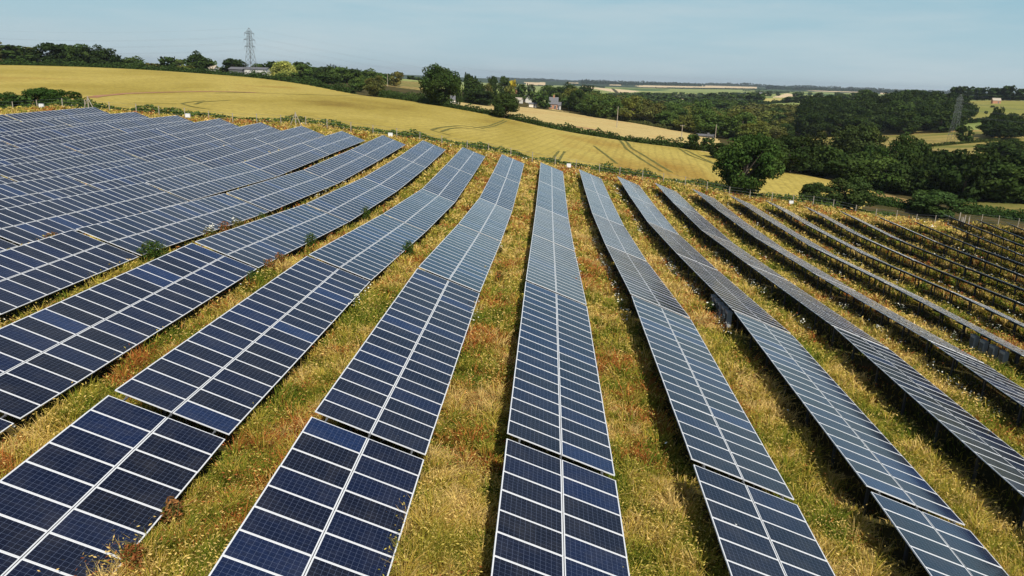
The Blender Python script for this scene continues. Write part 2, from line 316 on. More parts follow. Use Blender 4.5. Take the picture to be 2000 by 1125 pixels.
M['wheat_field'] = fieldmat('ripening_wheat', [(.30, (.24, .165, .03)), (.43, (.36, .275, .055)), (.57, (.45, .35, .085)), (.72, (.33, .205, .04))], .022, 1.0, (1, .4, 1), .4, .6, (.12, .16, .13), (.66, 1.25))
M['brown_field'] = fieldmat('dry_brown_grass', [(.3, (.27, .17, .06)), (.7, (.36, .24, .09))], .1, 1.2)
M['green_meadow'] = fieldmat('green_meadow', [(.3, (.09, .13, .025)), (.55, (.22, .18, .05)), (.7, (.30, .20, .07))], .06, 1.2, (.4, 1, 1))
M['stubble_field'] = fieldmat('pale_stubble', [(.3, (.47, .34, .12)), (.5, (.55, .42, .17)), (.7, (.45, .28, .10))], .04, .8, (1, 2.5, 1), .3, .4, (1.1, .25, .12))
M['pasture'] = fieldmat('pasture', [(.3, (.14, .15, .03)), (.5, (.30, .24, .07)), (.7, (.40, .26, .09))], .03, .6, (.5, 1.5, 1))
M['hill_pasture'] = fieldmat('hill_pasture', [(.3, (.16, .18, .035)), (.5, (.26, .24, .06)), (.72, (.38, .29, .10))], .012, .3, (.4, 2, 1))
M['vine_field'] = fieldmat('rough_field', [(.3, (.12, .16, .03)), (.6, (.32, .23, .08))], .02, .4, (.4, 2, 1), 0, .3, (0, .1, .3))
M['straw_field'] = fieldmat('straw_field', [(.3, (.62, .45, .24)), (.7, (.70, .55, .34))], .01, .2, (.4, 2, 1))
M['green_crop'] = fieldmat('green_crop', [(.3, (.06, .11, .03)), (.7, (.10, .15, .04))], .01, .2)
M['yellow_field'] = fieldmat('yellow_field', [(.3, (.42, .38, .09)), (.7, (.5, .42, .14))], .01, .2)
M['far_forest'] = fieldmat('far_forest', [(.35, (.02, .035, .015)), (.7, (.045, .07, .025))], .006, .05)
M['farmland'] = fieldmat('pale_green_farmland', [(.3, (.10, .15, .035)), (.45, (.22, .26, .07)), (.6, (.30, .33, .10)), (.75, (.40, .36, .14))], .004, .1, (.5, 2.5, 1), .1)
for i, nme in enumerate(names):
    f = Fq[reg == i]
    if not len(f): continue
    u, inv = np.unique(f, return_inverse=True)
    me = np_mesh(nme, V[u], inv.reshape(-1, 4), smooth=True)
    tag(link(nme, me, None, M[nme]), kind='structure')
# wheel tracks pressed into the crop and other worn strips, draped on the field
def ribbon(pts, wd, lift=.03, step=1.5):
    pts = [Vector(p) for p in pts]; out = []
    for a, b in zip(pts, pts[1:]):
        n = max(1, int((b-a).length/step)); out += [a.lerp(b, i/n) for i in range(n)]
    out.append(pts[-1]); P = np.array([tuple(p) for p in out])
    if len(P) > 4:
        for _ in range(6): P[1:-1] = (P[:-2]+2*P[1:-1]+P[2:])/4
    t = np.gradient(P, axis=0); t /= np.linalg.norm(t, axis=1)[:, None]+1e-9; nn = np.stack([-t[:, 1], t[:, 0]], 1)
    wv = wd*(.75+.5*rng.random(len(P)))[:, None]
    A = P+nn*wv/2; B = P-nn*wv/2; V_ = np.concatenate([A, B]); z = G(V_[:, 0], V_[:, 1])+lift+Z0
    n = len(P); i = np.arange(n-1); return np.column_stack([V_, z]), np.stack([i, i+1, i+n+1, i+n], 1)
def ribbons(name, specs, mat, kind='structure', lift=.03):
    Vs = []; Fs = []; b = 0
    for pts, wd in specs:
        v, f = ribbon(pts, wd, lift); Vs.append(v); Fs.append(f+b); b += len(v)
    tag(link(name, np_mesh(name, np.concatenate(Vs), np.concatenate(Fs)), None, mat), kind=kind)
M['track'] = fieldmat('bare_track', [(.3, (.10, .11, .025)), (.7, (.20, .17, .05))], .3, 2)
M['soil'] = fieldmat('red_soil', [(.3, (.30, .14, .07)), (.7, (.42, .24, .13))], .15, 1.5)
pair = []
for pl in ([(1208,272),(1222,290),(1245,306),(1270,322),(1292,335)], [(1219,273),(1232,289),(1258,304),(1290,324),(1312,337)], [(1325,290),(1345,303),(1400,322)], [(1338,293),(1365,306),(1410,326)]): pair.append((XYg(pl), .8))
for pl in ([(1092,295),(1077,315),(1066,334)], [(1103,296),(1090,318),(1080,338)], [(985,234),(955,246),(925,250)], [(990,236),(965,247),(940,251)]): pair.append((XYg(pl[:2]+pl[2:]), .55))
for pl in ([(842,254),(860,249),(900,245),(925,248)], [(862,257),(880,251),(905,249),(950,256)], [(842,254),(855,260),(880,264)], [(355,203),(365,200),(400,197)], [(355,203),(380,210),(410,214)], [(380,204),(395,199),(450,196)], [(260,201),(300,202),(345,203)],
           [(420,182),(490,181),(560,184),(640,186),(712,188)], [(1160,285),(1180,300),(1205,320)]): pair.append((XYg(pl), .7))
ribbons('tramline', pair, M['track'], lift=.05)
ribbons('furrow', [(XYg([(178,191),(200,187),(240,183),(300,181),(360,179.5),(430,179),(500,181)]), 2.2), (XYg([(1120,247),(1150,251),(1185,259)]), 5), (XYg([(1222,232),(1238,236),(1245,241)]), 4)], M['soil'], lift=.07)
ribbons('green_margin', [(XYg([(1000,206),(1060,213),(1150,226),(1240,239),(1320,255)]), 5)], M['ground'], lift=.06)

# ------------------------------------------------------------------ the solar tables
MW, ML, GAPM, NM = 1.956, .992, .02, 20
PITM = ML+GAPM
def module_geo(mb, cx, cy, fr=.020):
    hx_, hy_ = MW/2, ML/2
    o = [(-hx_, -hy_), (hx_, -hy_), (hx_, hy_), (-hx_, hy_)]; i_ = [(-hx_+fr, -hy_+fr), (hx_-fr, -hy_+fr), (hx_-fr, hy_-fr), (-hx_+fr, hy_-fr)]
    vs = [(cx+x, cy+y, 0) for x, y in o]+[(cx+x, cy+y, 0) for x, y in i_]+[(cx+x, cy+y, -.04) for x, y in o]+[(cx+x, cy+y, -.004) for x, y in i_]
    fs = []
    for a in range(4):
        b = (a+1) % 4; fs += [(a, b, 4+b, 4+a), (8+a, 8+b, b, a), (4+a, 4+b, 12+b, 12+a)]
    mb.add(vs, fs, 1); mb.add([(cx+x, cy+y, -.034) for x, y in o], [(3, 2, 1, 0)], 2)
    mb.add([(cx+x, cy+y, -.004) for x, y in i_], [(0, 1, 2, 3)], 0)
def finish_module(me, cents):
    uvl = me.uv_layers.new(name='cells'); at_ = me.attributes.new('rnd', 'FLOAT', 'FACE'); rv = rng.random(len(cents)); k = -1
    cs = .1565
    vals = np.zeros(len(me.polygons), np.float32)
    for p in me.polygons:
        if p.material_index == 0:
            k += 1; vals[p.index] = rv[k]*.5+.2; cx, cy = cents[k]
            for li in p.loop_indices:
                co = me.vertices[me.loops[li].vertex_index].co
                uvl.data[li].uv = ((co.x-cx)/cs+6, (co.y-cy)/cs+3)
    at_.data.foreach_set('value', vals)
mb = MB(); module_geo(mb, 0, 0); ME_MOD = mb.mesh('solar_module')
for mm in (M['pv'], M['alu'], M['back']): ME_MOD.materials.append(mm)
finish_module(ME_MOD, [(0, 0)])
mb = MB(); cents = [(sx*(MW/2+.01), (i-(NM-1)/2)*PITM) for i in range(NM) for sx in (-1, 1)]
for c in cents: module_geo(mb, *c)
ME_ARR = mb.mesh('module_array')
for mm in (M['pva'], M['alu'], M['back']): ME_ARR.materials.append(mm)
finish_module(ME_ARR, cents)
TL = NM*PITM
mb = MB()
for sx in (-1, 1): mb.box((0, 0, 0), (.05, TL-.1, .07)); break
ME_PUR = mb.mesh('purlin'); ME_PUR.materials.append(M['steel'])
mb = MB(); mb.box((0, 0, 0), (3.5, .06, .1)); ME_RAF = mb.mesh('rafter'); ME_RAF.materials.append(M['steel'])
mb = MB(); mb.box((0, 0, -.5), (.09, .12, 1.0)); ME_POST = mb.mesh('post'); ME_POST.materials.append(M['steel'])
mb = MB(); mb.box((0, 0, 0), (.022, TL-.02, .035)); mb.box((0, 0, .02), (.012, TL-.02, .004)); ME_RAIL = mb.mesh('clamp_rail'); ME_RAIL.materials.append(M['steel'])
mb = MB(); mb.box((0, 0, 0), (.045, .4, .06)); mb.box((0, .17, .02), (.075, .03, .09)); ME_STUB = mb.mesh('rail_end'); ME_STUB.materials.append(M['back'])
# missing joints are extrapolated along each row
rowsY = {}
def node_at(k, j):
    if (k, j) in N: return N[(k, j)]
    return None
for j in range(1, 8):
    for k in range(-14, 17):
        if (k, j) in N or (k, j-1) not in N: continue
        y = N[(k, j-1)][0]-20.6
        if j == 6 and k in (-1, 0, 1, 2, -2, -3): z = N[(k, 5)][1]-.75
        else: z = float(g(hx(k)+1.85, y))+2.1
        N[(k, j)] = (y, z)
ORD = ['zeroth', 'first', 'second', 'third', 'fourth', 'fifth', 'sixth', 'seventh', 'eighth', 'ninth', 'tenth', 'eleventh', 'twelfth', 'thirteenth', 'fourteenth', 'fifteenth', 'sixteenth', 'seventeenth', 'eighteenth', 'nineteenth', 'twentieth', 'twenty-first', 'twenty-second', 'twenty-third', 'twenty-fourth', 'twenty-fifth', 'twenty-sixth', 'twenty-seventh', 'twenty-eighth', 'twenty-ninth']
TABLES = []; n_tab = 0
def put(me, name, parent, mat):
    o = bpy.data.objects.new(name, me); col.objects.link(o); o.parent = parent; o.matrix_local = mat; return o
for k in range(-13, 17):
    for j in range(0, 7):
        if (k, j) not in N or (k, j+1) not in N: continue
        A = Vector((hx(k), *N[(k, j)])); B = Vector((hx(k), *N[(k, j+1)]))
        u = (A-B).normalized()
        xa = Vector((math.cos(TILT), 0, -math.sin(TILT))); xa = (xa-u*xa.dot(u)).normalized(); za = xa.cross(u)
        cen = B+u*(TL/2)+xa*(WID/2)
        corners = [B, B+u*TL, B+xa*WID, B+u*TL+xa*WID]
        pr = [project(np.array(c)) for c in corners]
        xs = [p[0] for p in pr if p[2] > 3]; ys = [p[1] for p in pr if p[2] > 3]
        if not xs or max(xs) < -60 or min(xs) > 2060 or min(ys) > 1170 or max(ys) < 0: continue
        n_tab += 1
        gz = g(cen.x, cen.y)
        root = empty('solar_table', cen.x, cen.y, gz)
        off = Matrix.Translation((0, 0, cen.z-gz))
        Rm = Matrix((xa, u, za)).transposed().to_4x4(); base = off@Rm
        row = k+12
        tone = 'navy' if j >= 4 else ('grey-blue' if k >= 0 else 'blue')
        if k >= 6: tone = 'edge-on dark'
        tag(root, f'{tone} solar table, {ORD[j+1]} from the far fence, in {ORD[row]} row from left', 'solar table', 'solar tables in parallel rows')
        TABLES.append((k, j, cen, gz, base, u, xa))
        if k <= 4:
            for c in cents: put(ME_MOD, 'solar_module', root, base@Matrix.Translation((c[0]+random.gauss(0, .002), c[1], random.gauss(0, .0015)))@Matrix.Rotation(random.gauss(0, .0010), 4, 'X')@Matrix.Rotation(random.gauss(0, .0008), 4, 'Y'))
        else: put(ME_ARR, 'module_array', root, base)
        put(ME_RAIL, 'clamp_rail', root, base@Matrix.Translation((0, 0, -.012)))
        near = k >= 2
        pieces = []
        for px_ in (-1.5, -.48, .48, 1.5): pieces.append((ME_PUR, 'purlin', Matrix.Translation((px_, 0, -.08))))
        for bi in range(6):
            yy = (bi-2.5)*3.45
            pieces.append((ME_RAF, 'rafter', Matrix.Translation((0, yy, -.165))))
        if near:
            for me_, nm_, mt_ in pieces: put(me_, nm_, root, base@mt_)
        posts = []
        for bi in range(6):
            yy = (bi-2.5)*3.45
            for px_ in (-1.05, 1.15):
                top = cen+xa*px_+u*yy-za*.17; gl = g(top.x, top.y)-.3
                posts.append((Vector((top.x-cen.x, top.y-cen.y, top.z-gz)), top.z-gl))
        if near:
            for tp, hgt in posts: put(ME_POST, 'post', root, Matrix.Translation(tp)@Matrix.Diagonal((1, 1, hgt, 1)))
        else:
            fm = MB()
            for px_ in (-1.5, -.48, .48, 1.5): fm.box((px_, 0, -.08), (.05, TL-.1, .07), 0, base)
            for bi in range(6): fm.box((0, (bi-2.5)*3.45, -.165), (3.5, .06, .1), 0, base)
            for tp, hgt in posts: fm.box((tp.x, tp.y, tp.z-hgt/2), (.09, .12, hgt))
            fm.build('support_frame', M['steel'], root)
        if j >= 3 and -6 < k < 5:
            for px_ in (-1.5, 0, 1.5): put(ME_STUB, 'rail_end', root, base@Matrix.Translation((px_, TL/2+.1, -.07)))
print('tables', n_tab)
# inverters hung below the high edge
def inverter(x, y, z, lab, grp):
    b = MB(); b.box((0, 0, 0), (.28, .62, .95)); b.box((-.15, 0, .05), (.03, .5, .7)); b.box((0, 0, .5), (.34, .68, .04)); b.box((-.05, .12, -.53), (.05, .05, .12)); b.box((-.05, -.12, -.53), (.05, .05, .12))
    root = empty('inverter', x, y, z); tag(root, lab, 'inverter', grp)
    b.build('casing', M['grey_box'], root)
    f = MB()
    for i in range(7): f.box((-.17, -.21+i*.07, .05), (.02, .02, .62))
    f.build('cooling_fins', M['steel'], root)
for k, ys, word in ((2, [46.6, 47.7, 48.8, 49.9, 51.0], 'in the ninth row gap'), (5, [49.3, 50.5, 51.7, 52.9], 'near the right edge')):
    for q, yy in enumerate(ys):
        zz = np.interp(yy, [N[(k, 4)][0], N[(k, 3)][0]], [N[(k, 4)][1], N[(k, 3)][1]])
        inverter(hx(k)+.12, yy, zz-.95, f'grey inverter box {"right of centre" if k == 2 else "near the right edge"}, {ORD[q+1]} nearest the camera in its group', 'inverters below panel row '+('centre' if k == 2 else 'right'))

# ------------------------------------------------------------------ grass and flowers between the rows
def vnoise(x, y, s, seed):
    """smooth value noise for patches of colour and height"""
    r = np.random.default_rng(seed); T = r.random((256, 256)); u = x/s; v = y/s
    iu = np.floor(u).astype(int); iv = np.floor(v).astype(int); fu = u-iu; fv = v-iv
    fu = fu*fu*(3-2*fu); fv = fv*fv*(3-2*fv); q = lambda a, b: T[a % 256, b % 256]
    return (q(iu, iv)*(1-fu)+q(iu+1, iv)*fu)*(1-fv)+(q(iu, iv+1)*(1-fu)+q(iu+1, iv+1)*fu)*fv
def blades(x, y, h, wd, tone_lo, tone_hi, lean, base_sink=.03):
    n = len(x); z = G(x, y)+Z0-base_sink
    a = rng.random(n)*2*math.pi; ca, sa = np.cos(a)*wd/2, np.sin(a)*wd/2
    V = np.empty((n, 5, 3)); b = np.stack([x, y, z], 1)
    V[:, 0] = b+np.stack([ca, sa, 0*ca], 1); V[:, 1] = b-np.stack([ca, sa, 0*ca], 1)
    m = b+np.stack([lean[:, 0]*h*.3, lean[:, 1]*h*.3, h*.62], 1)
    V[:, 2] = m-np.stack([ca, sa, 0*ca], 1)*.85; V[:, 3] = m+np.stack([ca, sa, 0*ca], 1)*.85
    V[:, 4] = b+np.stack([lean[:, 0]*h, lean[:, 1]*h, h*(1-.25*(lean**2).sum(1))], 1)
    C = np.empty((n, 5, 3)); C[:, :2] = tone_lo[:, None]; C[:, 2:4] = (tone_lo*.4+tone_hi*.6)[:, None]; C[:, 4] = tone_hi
    i = np.arange(n)[:, None]*5
    F = np.concatenate([np.concatenate([i, i+1, i+2], 1), np.concatenate([i, i+2, i+3], 1), np.concatenate([i+3, i+2, i+4], 1)])
    return V.reshape(-1, 3), F, C.reshape(-1, 3)
def leaf_quads(c, size, up=.3, asp=1.4):
    n = len(c); a = rng.normal(size=(n, 3)); a[:, 2] *= .5; a /= np.linalg.norm(a, axis=1)[:, None]
    b = rng.normal(size=(n, 3)); b -= a*(a*b).sum(1)[:, None]; b /= np.linalg.norm(b, axis=1)[:, None]
    s = (size*np.ones(n))[:, None]/2
    V = np.stack([c-a*s*asp, c-b*s*.8, c+a*s*asp, c+b*s*.8], 1).reshape(-1, 3)
    return V, np.arange(4*n).reshape(-1, 4)
GREEN = np.array((.15, .20, .022)); OLIVE = np.array((.40, .35, .045)); GOLD = np.array((.66, .43, .09)); PALE = np.array((.80, .58, .22)); RUST = np.array((.50, .17, .045)); DGREEN = np.array((.035, .07, .014))
def grass_tones(x, y, gold=.5, rust=.3):
    n = len(x)
    a = vnoise(x, y, 2.6, 1)*.4+vnoise(x, y, .7, 2)*.3+vnoise(x, y, .22, 14)*.3; b = vnoise(x, y, .8, 3)*.5+vnoise(x, y, 4, 4)*.5
    t = np.clip((a-.5)*3.3+gold+rng.normal(0, .2, n), 0, 1)[:, None]
    hi = np.where(t < .4, GREEN*(1-t/.4)+OLIVE*(t/.4), np.where(t < .8, OLIVE*(1-(t-.4)/.4)+GOLD*((t-.4)/.4), GOLD*(1-(t-.8)/.2)+PALE*((t-.8)/.2)))
    r = (b > 1-rust*1.05)&(rng.random(n) < .6); hi[r] = RUST*(.7+.6*rng.random(r.sum()))[:, None]
    hi *= (.8+.6*rng.random(n))[:, None]
    lo = hi*.22+DGREEN*.3  # roots greener, and darkened to paint in the shade low in the grass
    return lo, hi
def frustum_ok(x, y, m=80):
    P = np.stack([x, y, G(x, y)], 1); px, py, z = project(P); return (z > 2)&(px > -m)&(px < 2000+m)&(py < 1125+m*1.3)&(py > 0)
rows_end = lambda X: np.interp(X, [-80, -72, -1, 70, 76, 80, 110], [118, 119.2, 126, 132.3, 133, 147, 150])
def sample_grass(budget):
    xs = []; ys = []; tot = 0
    while tot < budget:
        n = 400000; d = 13+(150-13)*rng.random(n)**1.0; th_ = rng.uniform(-.78, .74, n)
        x = d*np.tan(th_)*.97; y = d; D_ = np.hypot(x, y)
        keep = rng.random(n) < np.clip((16/D_)**.75, 0, 1)*np.clip(1/np.cos(th_)**2*.5, 0, 1)
        x = x[keep]; y = y[keep]
        kk = np.floor((x-X0)/PITCHX); fr_ = x-X0-kk*PITCHX
        gap = (fr_ > 3.6)|(fr_ < .2)|(rng.random(len(x)) < .05)
        gap |= y > rows_end(x)-.3
        lim = np.interp(x, *zip(*[(a, b) for a, b in FENCE]))+2.5
        ok = gap&(y < lim); x = x[ok]; y = y[ok]; ok = frustum_ok(x, y); x = x[ok]; y = y[ok]
        xs.append(x); ys.append(y); tot += len(x)
    return np.concatenate(xs)[:budget], np.concatenate(ys)[:budget]
x, y = sample_grass(GRASS_N)
TS = np.where(np.hypot(x, y) < 45, .30, .55); tr = np.random.default_rng(77).random((512, 512, 2)); ix = np.floor(x/TS).astype(int); iy = np.floor(y/TS).astype(int); jt = tr[ix % 512, iy % 512]
tcx = (ix+.15+.7*jt[:, 0])*TS; tcy = (iy+.15+.7*jt[:, 1])*TS; ox_ = x-tcx; oy_ = y-tcy; x = tcx+ox_*.8; y = tcy+oy_*.8
D_ = np.hypot(x, y); n = len(x)
hp = vnoise(x, y, 3.2, 5); patch = vnoise(x, y, .9, 6)
kk = np.floor((x-X0)/PITCHX); fr_ = x-X0-kk*PITCHX; under = (fr_ < 3.3)&(fr_ > .3)&(y < rows_end(x))
h = (.28+.30*hp+.26*patch)*rng.uniform(.6, 1.3, n); h *= .55+.9*tr[(ix*3+7) % 512, (iy*5+11) % 512, 0]; h[under] *= .6; h = np.minimum(h, np.where(under, .55, 1.1))
wd = np.maximum(.011, .00105*D_)*rng.uniform(.7, 1.4, n)
la = vnoise(x, y, .55, 8)*11+vnoise(x, y, 3, 9)*5; lm = rng.uniform(.05, .6, n)
lean = np.stack([np.cos(la), np.sin(la)], 1)*lm[:, None]*.6+np.stack([ox_, oy_], 1)/TS[:, None]*1.1+rng.normal(0, .25, (n, 2))
end_z = np.clip((y-rows_end(x)+1)/4, 0, 1)
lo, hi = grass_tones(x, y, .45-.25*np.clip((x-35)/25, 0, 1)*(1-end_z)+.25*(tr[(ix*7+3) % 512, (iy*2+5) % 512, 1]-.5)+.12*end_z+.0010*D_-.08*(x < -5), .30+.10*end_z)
dk = (1-.42*np.clip((x-30)/30, 0, 1)*(1-end_z))[:, None]*1.08; lo *= dk; hi *= dk  # strips to the right painted darker, standing in for deep shade between rows
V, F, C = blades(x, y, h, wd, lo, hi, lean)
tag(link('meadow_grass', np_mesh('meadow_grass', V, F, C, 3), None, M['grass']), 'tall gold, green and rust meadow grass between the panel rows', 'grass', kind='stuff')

# seed heads nodding over the grass
hs = rng.choice(n, SEED_N, replace=False); hs = hs[rng.random(len(hs)) < .35+.65*vnoise(x[hs], y[hs], .5, 51)]
c = np.stack([x[hs]+lean[hs, 0]*h[hs], y[hs]+lean[hs, 1]*h[hs], G(x[hs], y[hs])+Z0+h[hs]*.93], 1)
V, F = leaf_quads(c, np.maximum(.035, .00125*D_[hs])*rng.uniform(.6, 1.5, len(hs)), asp=2.4)
tt = np.clip(vnoise(x[hs], y[hs], 1.1, 52)*1.3-.15+rng.normal(0, .2, len(hs)), 0, 1)[:, None]; Cs = (np.array((.42, .37, .06))*(1-tt)+np.array((.82, .58, .20))*tt)*rng.uniform(.65, 1.25, (len(hs), 1))
rr_ = (vnoise(x[hs], y[hs], .9, 3)*.5+vnoise(x[hs], y[hs], 4, 4)*.5 > .62)&(rng.random(len(hs)) < .6); Cs[rr_] = np.array((.44, .15, .05))*rng.uniform(.6, 1.2, (rr_.sum(), 1))
Cs *= (1-.45*np.clip((x[hs]-30)/30, 0, 1)*(1-end_z[hs]))[:, None]*1.08  # seed heads take the same painted-in shade towards the right
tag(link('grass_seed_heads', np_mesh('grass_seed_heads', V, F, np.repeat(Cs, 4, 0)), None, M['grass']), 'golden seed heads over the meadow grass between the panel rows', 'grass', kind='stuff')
idx_ = rng.choice(n, HERB_N, replace=False); idx_ = idx_[(vnoise(x[idx_], y[idx_], 1.7, 12) > .58)]
cx, cy = x[idx_], y[idx_]; cz = G(cx, cy)+Z0+rng.uniform(.05, .42, len(cx))
V, F = leaf_quads(np.stack([cx, cy, cz], 1), np.maximum(.07, .0021*D_[idx_])*rng.uniform(.7, 1.5, len(cx)))
t = rng.random(len(cx))[:, None]; C = np.repeat((GREEN*(1-t)+np.array((.10, .17, .025))*t)*rng.uniform(.5, 1.2, (len(cx), 1)), 4, 0)
tag(link('broad_leaf_weeds', np_mesh('broad_leaf_weeds', V, F, C), None, M['leaf']), 'low green leafy weeds growing through the grass', 'weeds', kind='stuff')

# white umbel flowers scattered as ground cover
M['umbel'] = plain('umbel_white', (.74, .72, .60), .9, 0, .1)
M['stem'] = plain('green_stem', (.10, .15, .04), .9)
def umbel_geo(mb, c, r, tilt=(0, 0)):
    x_, y_, z_ = c; n_ = 8; vs = [(x_, y_, z_)]
    for i in range(n_):
        a = 2*math.pi*i/n_+random.random()*.3; rr = r*random.uniform(.7, 1.15); vs.append((x_+rr*math.cos(a), y_+rr*math.sin(a), z_-r*.25+tilt[0]*math.cos(a)*rr+tilt[1]*math.sin(a)*rr))
    mb.add(vs, [(0, 1+i, 1+(i+1) % n_) for i in range(n_)], 0)
fm = MB(); cnt = 0
cand = rng.choice(n, 60000)
cw = vnoise(x[cand], y[cand], 3.0, 21)*.6+vnoise(x[cand], y[cand], 11, 22)*.4
frc = (x[cand]-X0) % PITCHX
edge_pref = np.where(x[cand] > 3, np.exp(-((frc-6.0)/.7)**2)+.25, np.exp(-((frc-3.6)/.6)**2)+.25)
sc_ = (cw-.5)*1.5+edge_pref*.7+rng.random(len(cand))*.5-np.clip((38-D_[cand])/16, 0, 2)*.45+np.where(x[cand] > 5, .22, 0)
sel = cand[np.argsort(-sc_)][:FLOWER_N]
for i in sel:
    gz = g(x[i], y[i])+Z0; hh = random.uniform(.45, .95); r = random.choice((.025, .035, .045, .055))*max(1, D_[i]/60)
    umbel_geo(fm, (x[i], y[i], gz+hh), r, (random.gauss(0, .3), random.gauss(0, .3)))
tag(fm.build('white_wildflowers', M['umbel']), 'scattered white umbel flowers in the long grass', 'wildflowers', kind='stuff')
pm = MB()
for i in rng.choice(n, 26, replace=False):
    if D_[i] > 60: continue
    umbel_geo(pm, (x[i], y[i], g(x[i], y[i])+Z0+random.uniform(.4, .7)), .035)
tag(pm.build('red_poppies', M['red']), 'a few red poppies dotted in the grass', 'poppies', kind='stuff')
# individual tall plants poking past the table edges: pixel of the plant top, row gap they stand in
def plantspot(px, py, zh):
    """where the sight line through a pixel is zh above the ground"""
    d = ray(px, py); d = d/np.hypot(d[0], d[1]); hh = d[2]*_ts-G(d[0]*_ts, d[1]*_ts)-zh; i = int(np.argmax(hh < 0)); t_ = _ts[i]; return d[0]*t_, d[1]*t_
def leafy_weed(px, py, hgt, wid, lab, tone, grp=None, nleaf=500, flowers=0, name='leafy_weed', cat='weed plant'):
    nleaf = int(nleaf*1.7); X, Y = plantspot(px, py, hgt*.55)
    kq = math.floor((X-X0)/PITCHX); f_ = X-X0-kq*PITCHX                      # keep the stem in the open strip
    if f_ < 3.9: X += (3.9-f_) if f_ > 1.6 else -(f_+.3)
    root = empty(name, X, Y); tag(root, lab, cat, grp)
    q = rng.normal(size=(nleaf, 3)); q /= np.linalg.norm(q, axis=1)[:, None]; q *= rng.random((nleaf, 1))**.4
    c = q*np.array((wid/2, wid/2, hgt*.48))+np.array((0, 0, hgt*.52)); c[:, :2] *= (.55+.6*vnoise(c[:, 0]*9+50, c[:, 2]*9+50, 1.3, 31))[:, None]
    V, F = leaf_quads(c, .062*rng.uniform(.6, 1.4, nleaf), asp=1.9); tn = np.asarray(tone)*rng.uniform(.4, 1.4, (nleaf, 1)); gm = rng.random(nleaf) < .3; tn[gm] = np.array((.10, .11, .025))*rng.uniform(.5, 1.3, (gm.sum(), 1))
    link('foliage', np_mesh('weed_foliage', V, F, np.repeat(tn, 4, 0)), root, M['leaf'])
    s = MB()
    for _ in range(7): s.bar((random.gauss(0, .05), random.gauss(0, .05), -.1), (random.gauss(0, wid*.22), random.gauss(0, wid*.22), hgt*.9), .012, .006, 5)
    s.build('stem', M['stem'], root)
    if flowers:
        u = MB()
        for _ in range(flowers): umbel_geo(u, (random.gauss(0, wid*.3), random.gauss(0, wid*.3), hgt*random.uniform(.7, 1.15)), random.uniform(.05, .09), (random.gauss(0, .3), random.gauss(0, .3)))
        u.build('flower_heads', M['umbel'], root)
GR = (.06, .11, .02); RS = (.36, .13, .045); MX = (.22, .18, .05)
leafy_weed(288, 494, 1.7, 1.9, 'big bushy green weed rising between two panel rows at left', GR, nleaf=1500)
leafy_weed(392, 458, 1.3, 1.3, 'leafy plant topped with white flower heads, left of the red dock clump', MX, nleaf=500, flowers=26)
leafy_weed(418, 446, 1.4, 1.1, 'rusty red dock clump behind the white flowers at left', RS, nleaf=500)
leafy_weed(445, 440, 1.3, 1.2, 'olive and rust weed clump, right of the red dock clump', MX, nleaf=500, flowers=6)
leafy_weed(484, 424, 1.2, .8, 'small round green weed on the panel edge at left centre', GR, nleaf=400)
leafy_weed(592, 472, 1.6, 1.0, 'rounded dark green weed standing over a panel edge left of centre', GR, nleaf=700)
leafy_weed(709, 418, 1.7, 1.0, 'upright green bush against the fourth panel row left of centre', GR, nleaf=600)
leafy_weed(790, 487, 1.6, 1.0, 'green bushy weed growing beside a panel row near the centre', GR, nleaf=700)
leafy_weed(505, 520, 1.3, .9, 'rust brown dock growing at the panel corner left of centre', RS, nleaf=450)
leafy_weed(535, 510, 1.3, .9, 'rust and green dock, second along from the panel corner', RS, nleaf=450)
leafy_weed(480, 545, 1.2, .8, 'small green plant under the low edge of a panel row', GR, nleaf=400)
leafy_weed(62, 466, 1.2, 1.3, 'brown dry dock patch at the left picture edge', (.30, .15, .05), nleaf=600)
leafy_weed(22, 400, 1.2, 1.4, 'orange brown dock patch farther up the left edge', (.34, .17, .05), nleaf=500)
leafy_weed(248, 1095, 1.1, .6, 'rusty red dock at the bottom beside the nearest left panels', RS, nleaf=600)
leafy_weed(322, 1005, 1.2, .6, 'red green dock leaning on the nearest left panel edge', (.3, .14, .05), nleaf=400)
leafy_weed(1425, 610, 1.2, .9, 'dark green weed beside the grey inverter boxes', (.04, .07, .015), nleaf=400, flowers=4)
leafy_weed(975, 545, 1.3, .8, 'rust coloured dock leaning over the centre left panel row', RS, nleaf=450)
leafy_weed(965, 492, 1.1, .5, 'small green and rust stalk overlapping the centre left panels', (.2, .12, .04), nleaf=220)
HG = 'hogweed plants with white heads'
ci = sel[(D_[sel] < 85)][:900]; used = []
for i in ci:
    if len(used) >= 45: break
    if any((x[i]-a)**2+(y[i]-b)**2 < 2.2 for a, b in used): continue
    f_ = (x[i]-X0) % PITCHX
    if .2 < f_ < 3.6: continue
    used.append((x[i], y[i]))
hog = []
for v in range(4):
    hgt = random.uniform(.85, 1.15); s = MB(); u = MB(); s.bar((0, 0, -.1), (.04, 0, hgt*.6), .014, .01, 5)
    for q in range(7):
        a = random.random()*6.28; rr = random.uniform(.05, .3); top = (rr*math.cos(a), rr*math.sin(a), hgt*random.uniform(.75, 1.1)); s.bar((.04, 0, hgt*.55), top, .008, .004, 4); umbel_geo(u, top, random.uniform(.035, .06), (random.gauss(0, .25), random.gauss(0, .25)))
    ms = s.mesh('stem'); ms.materials.append(M['stem']); mu = u.mesh('flower_heads'); mu.materials.append(M['umbel']); hog.append((ms, mu))
for q, (a, b) in enumerate(used):
    root = empty('hogweed', a, b, None, random.random()*6.28); tag(root, 'white headed hogweed standing in the grass strips between panel rows', 'hogweed', HG)
    ms, mu = hog[q % 4]; link('stem', ms, root); link('flower_heads', mu, root)

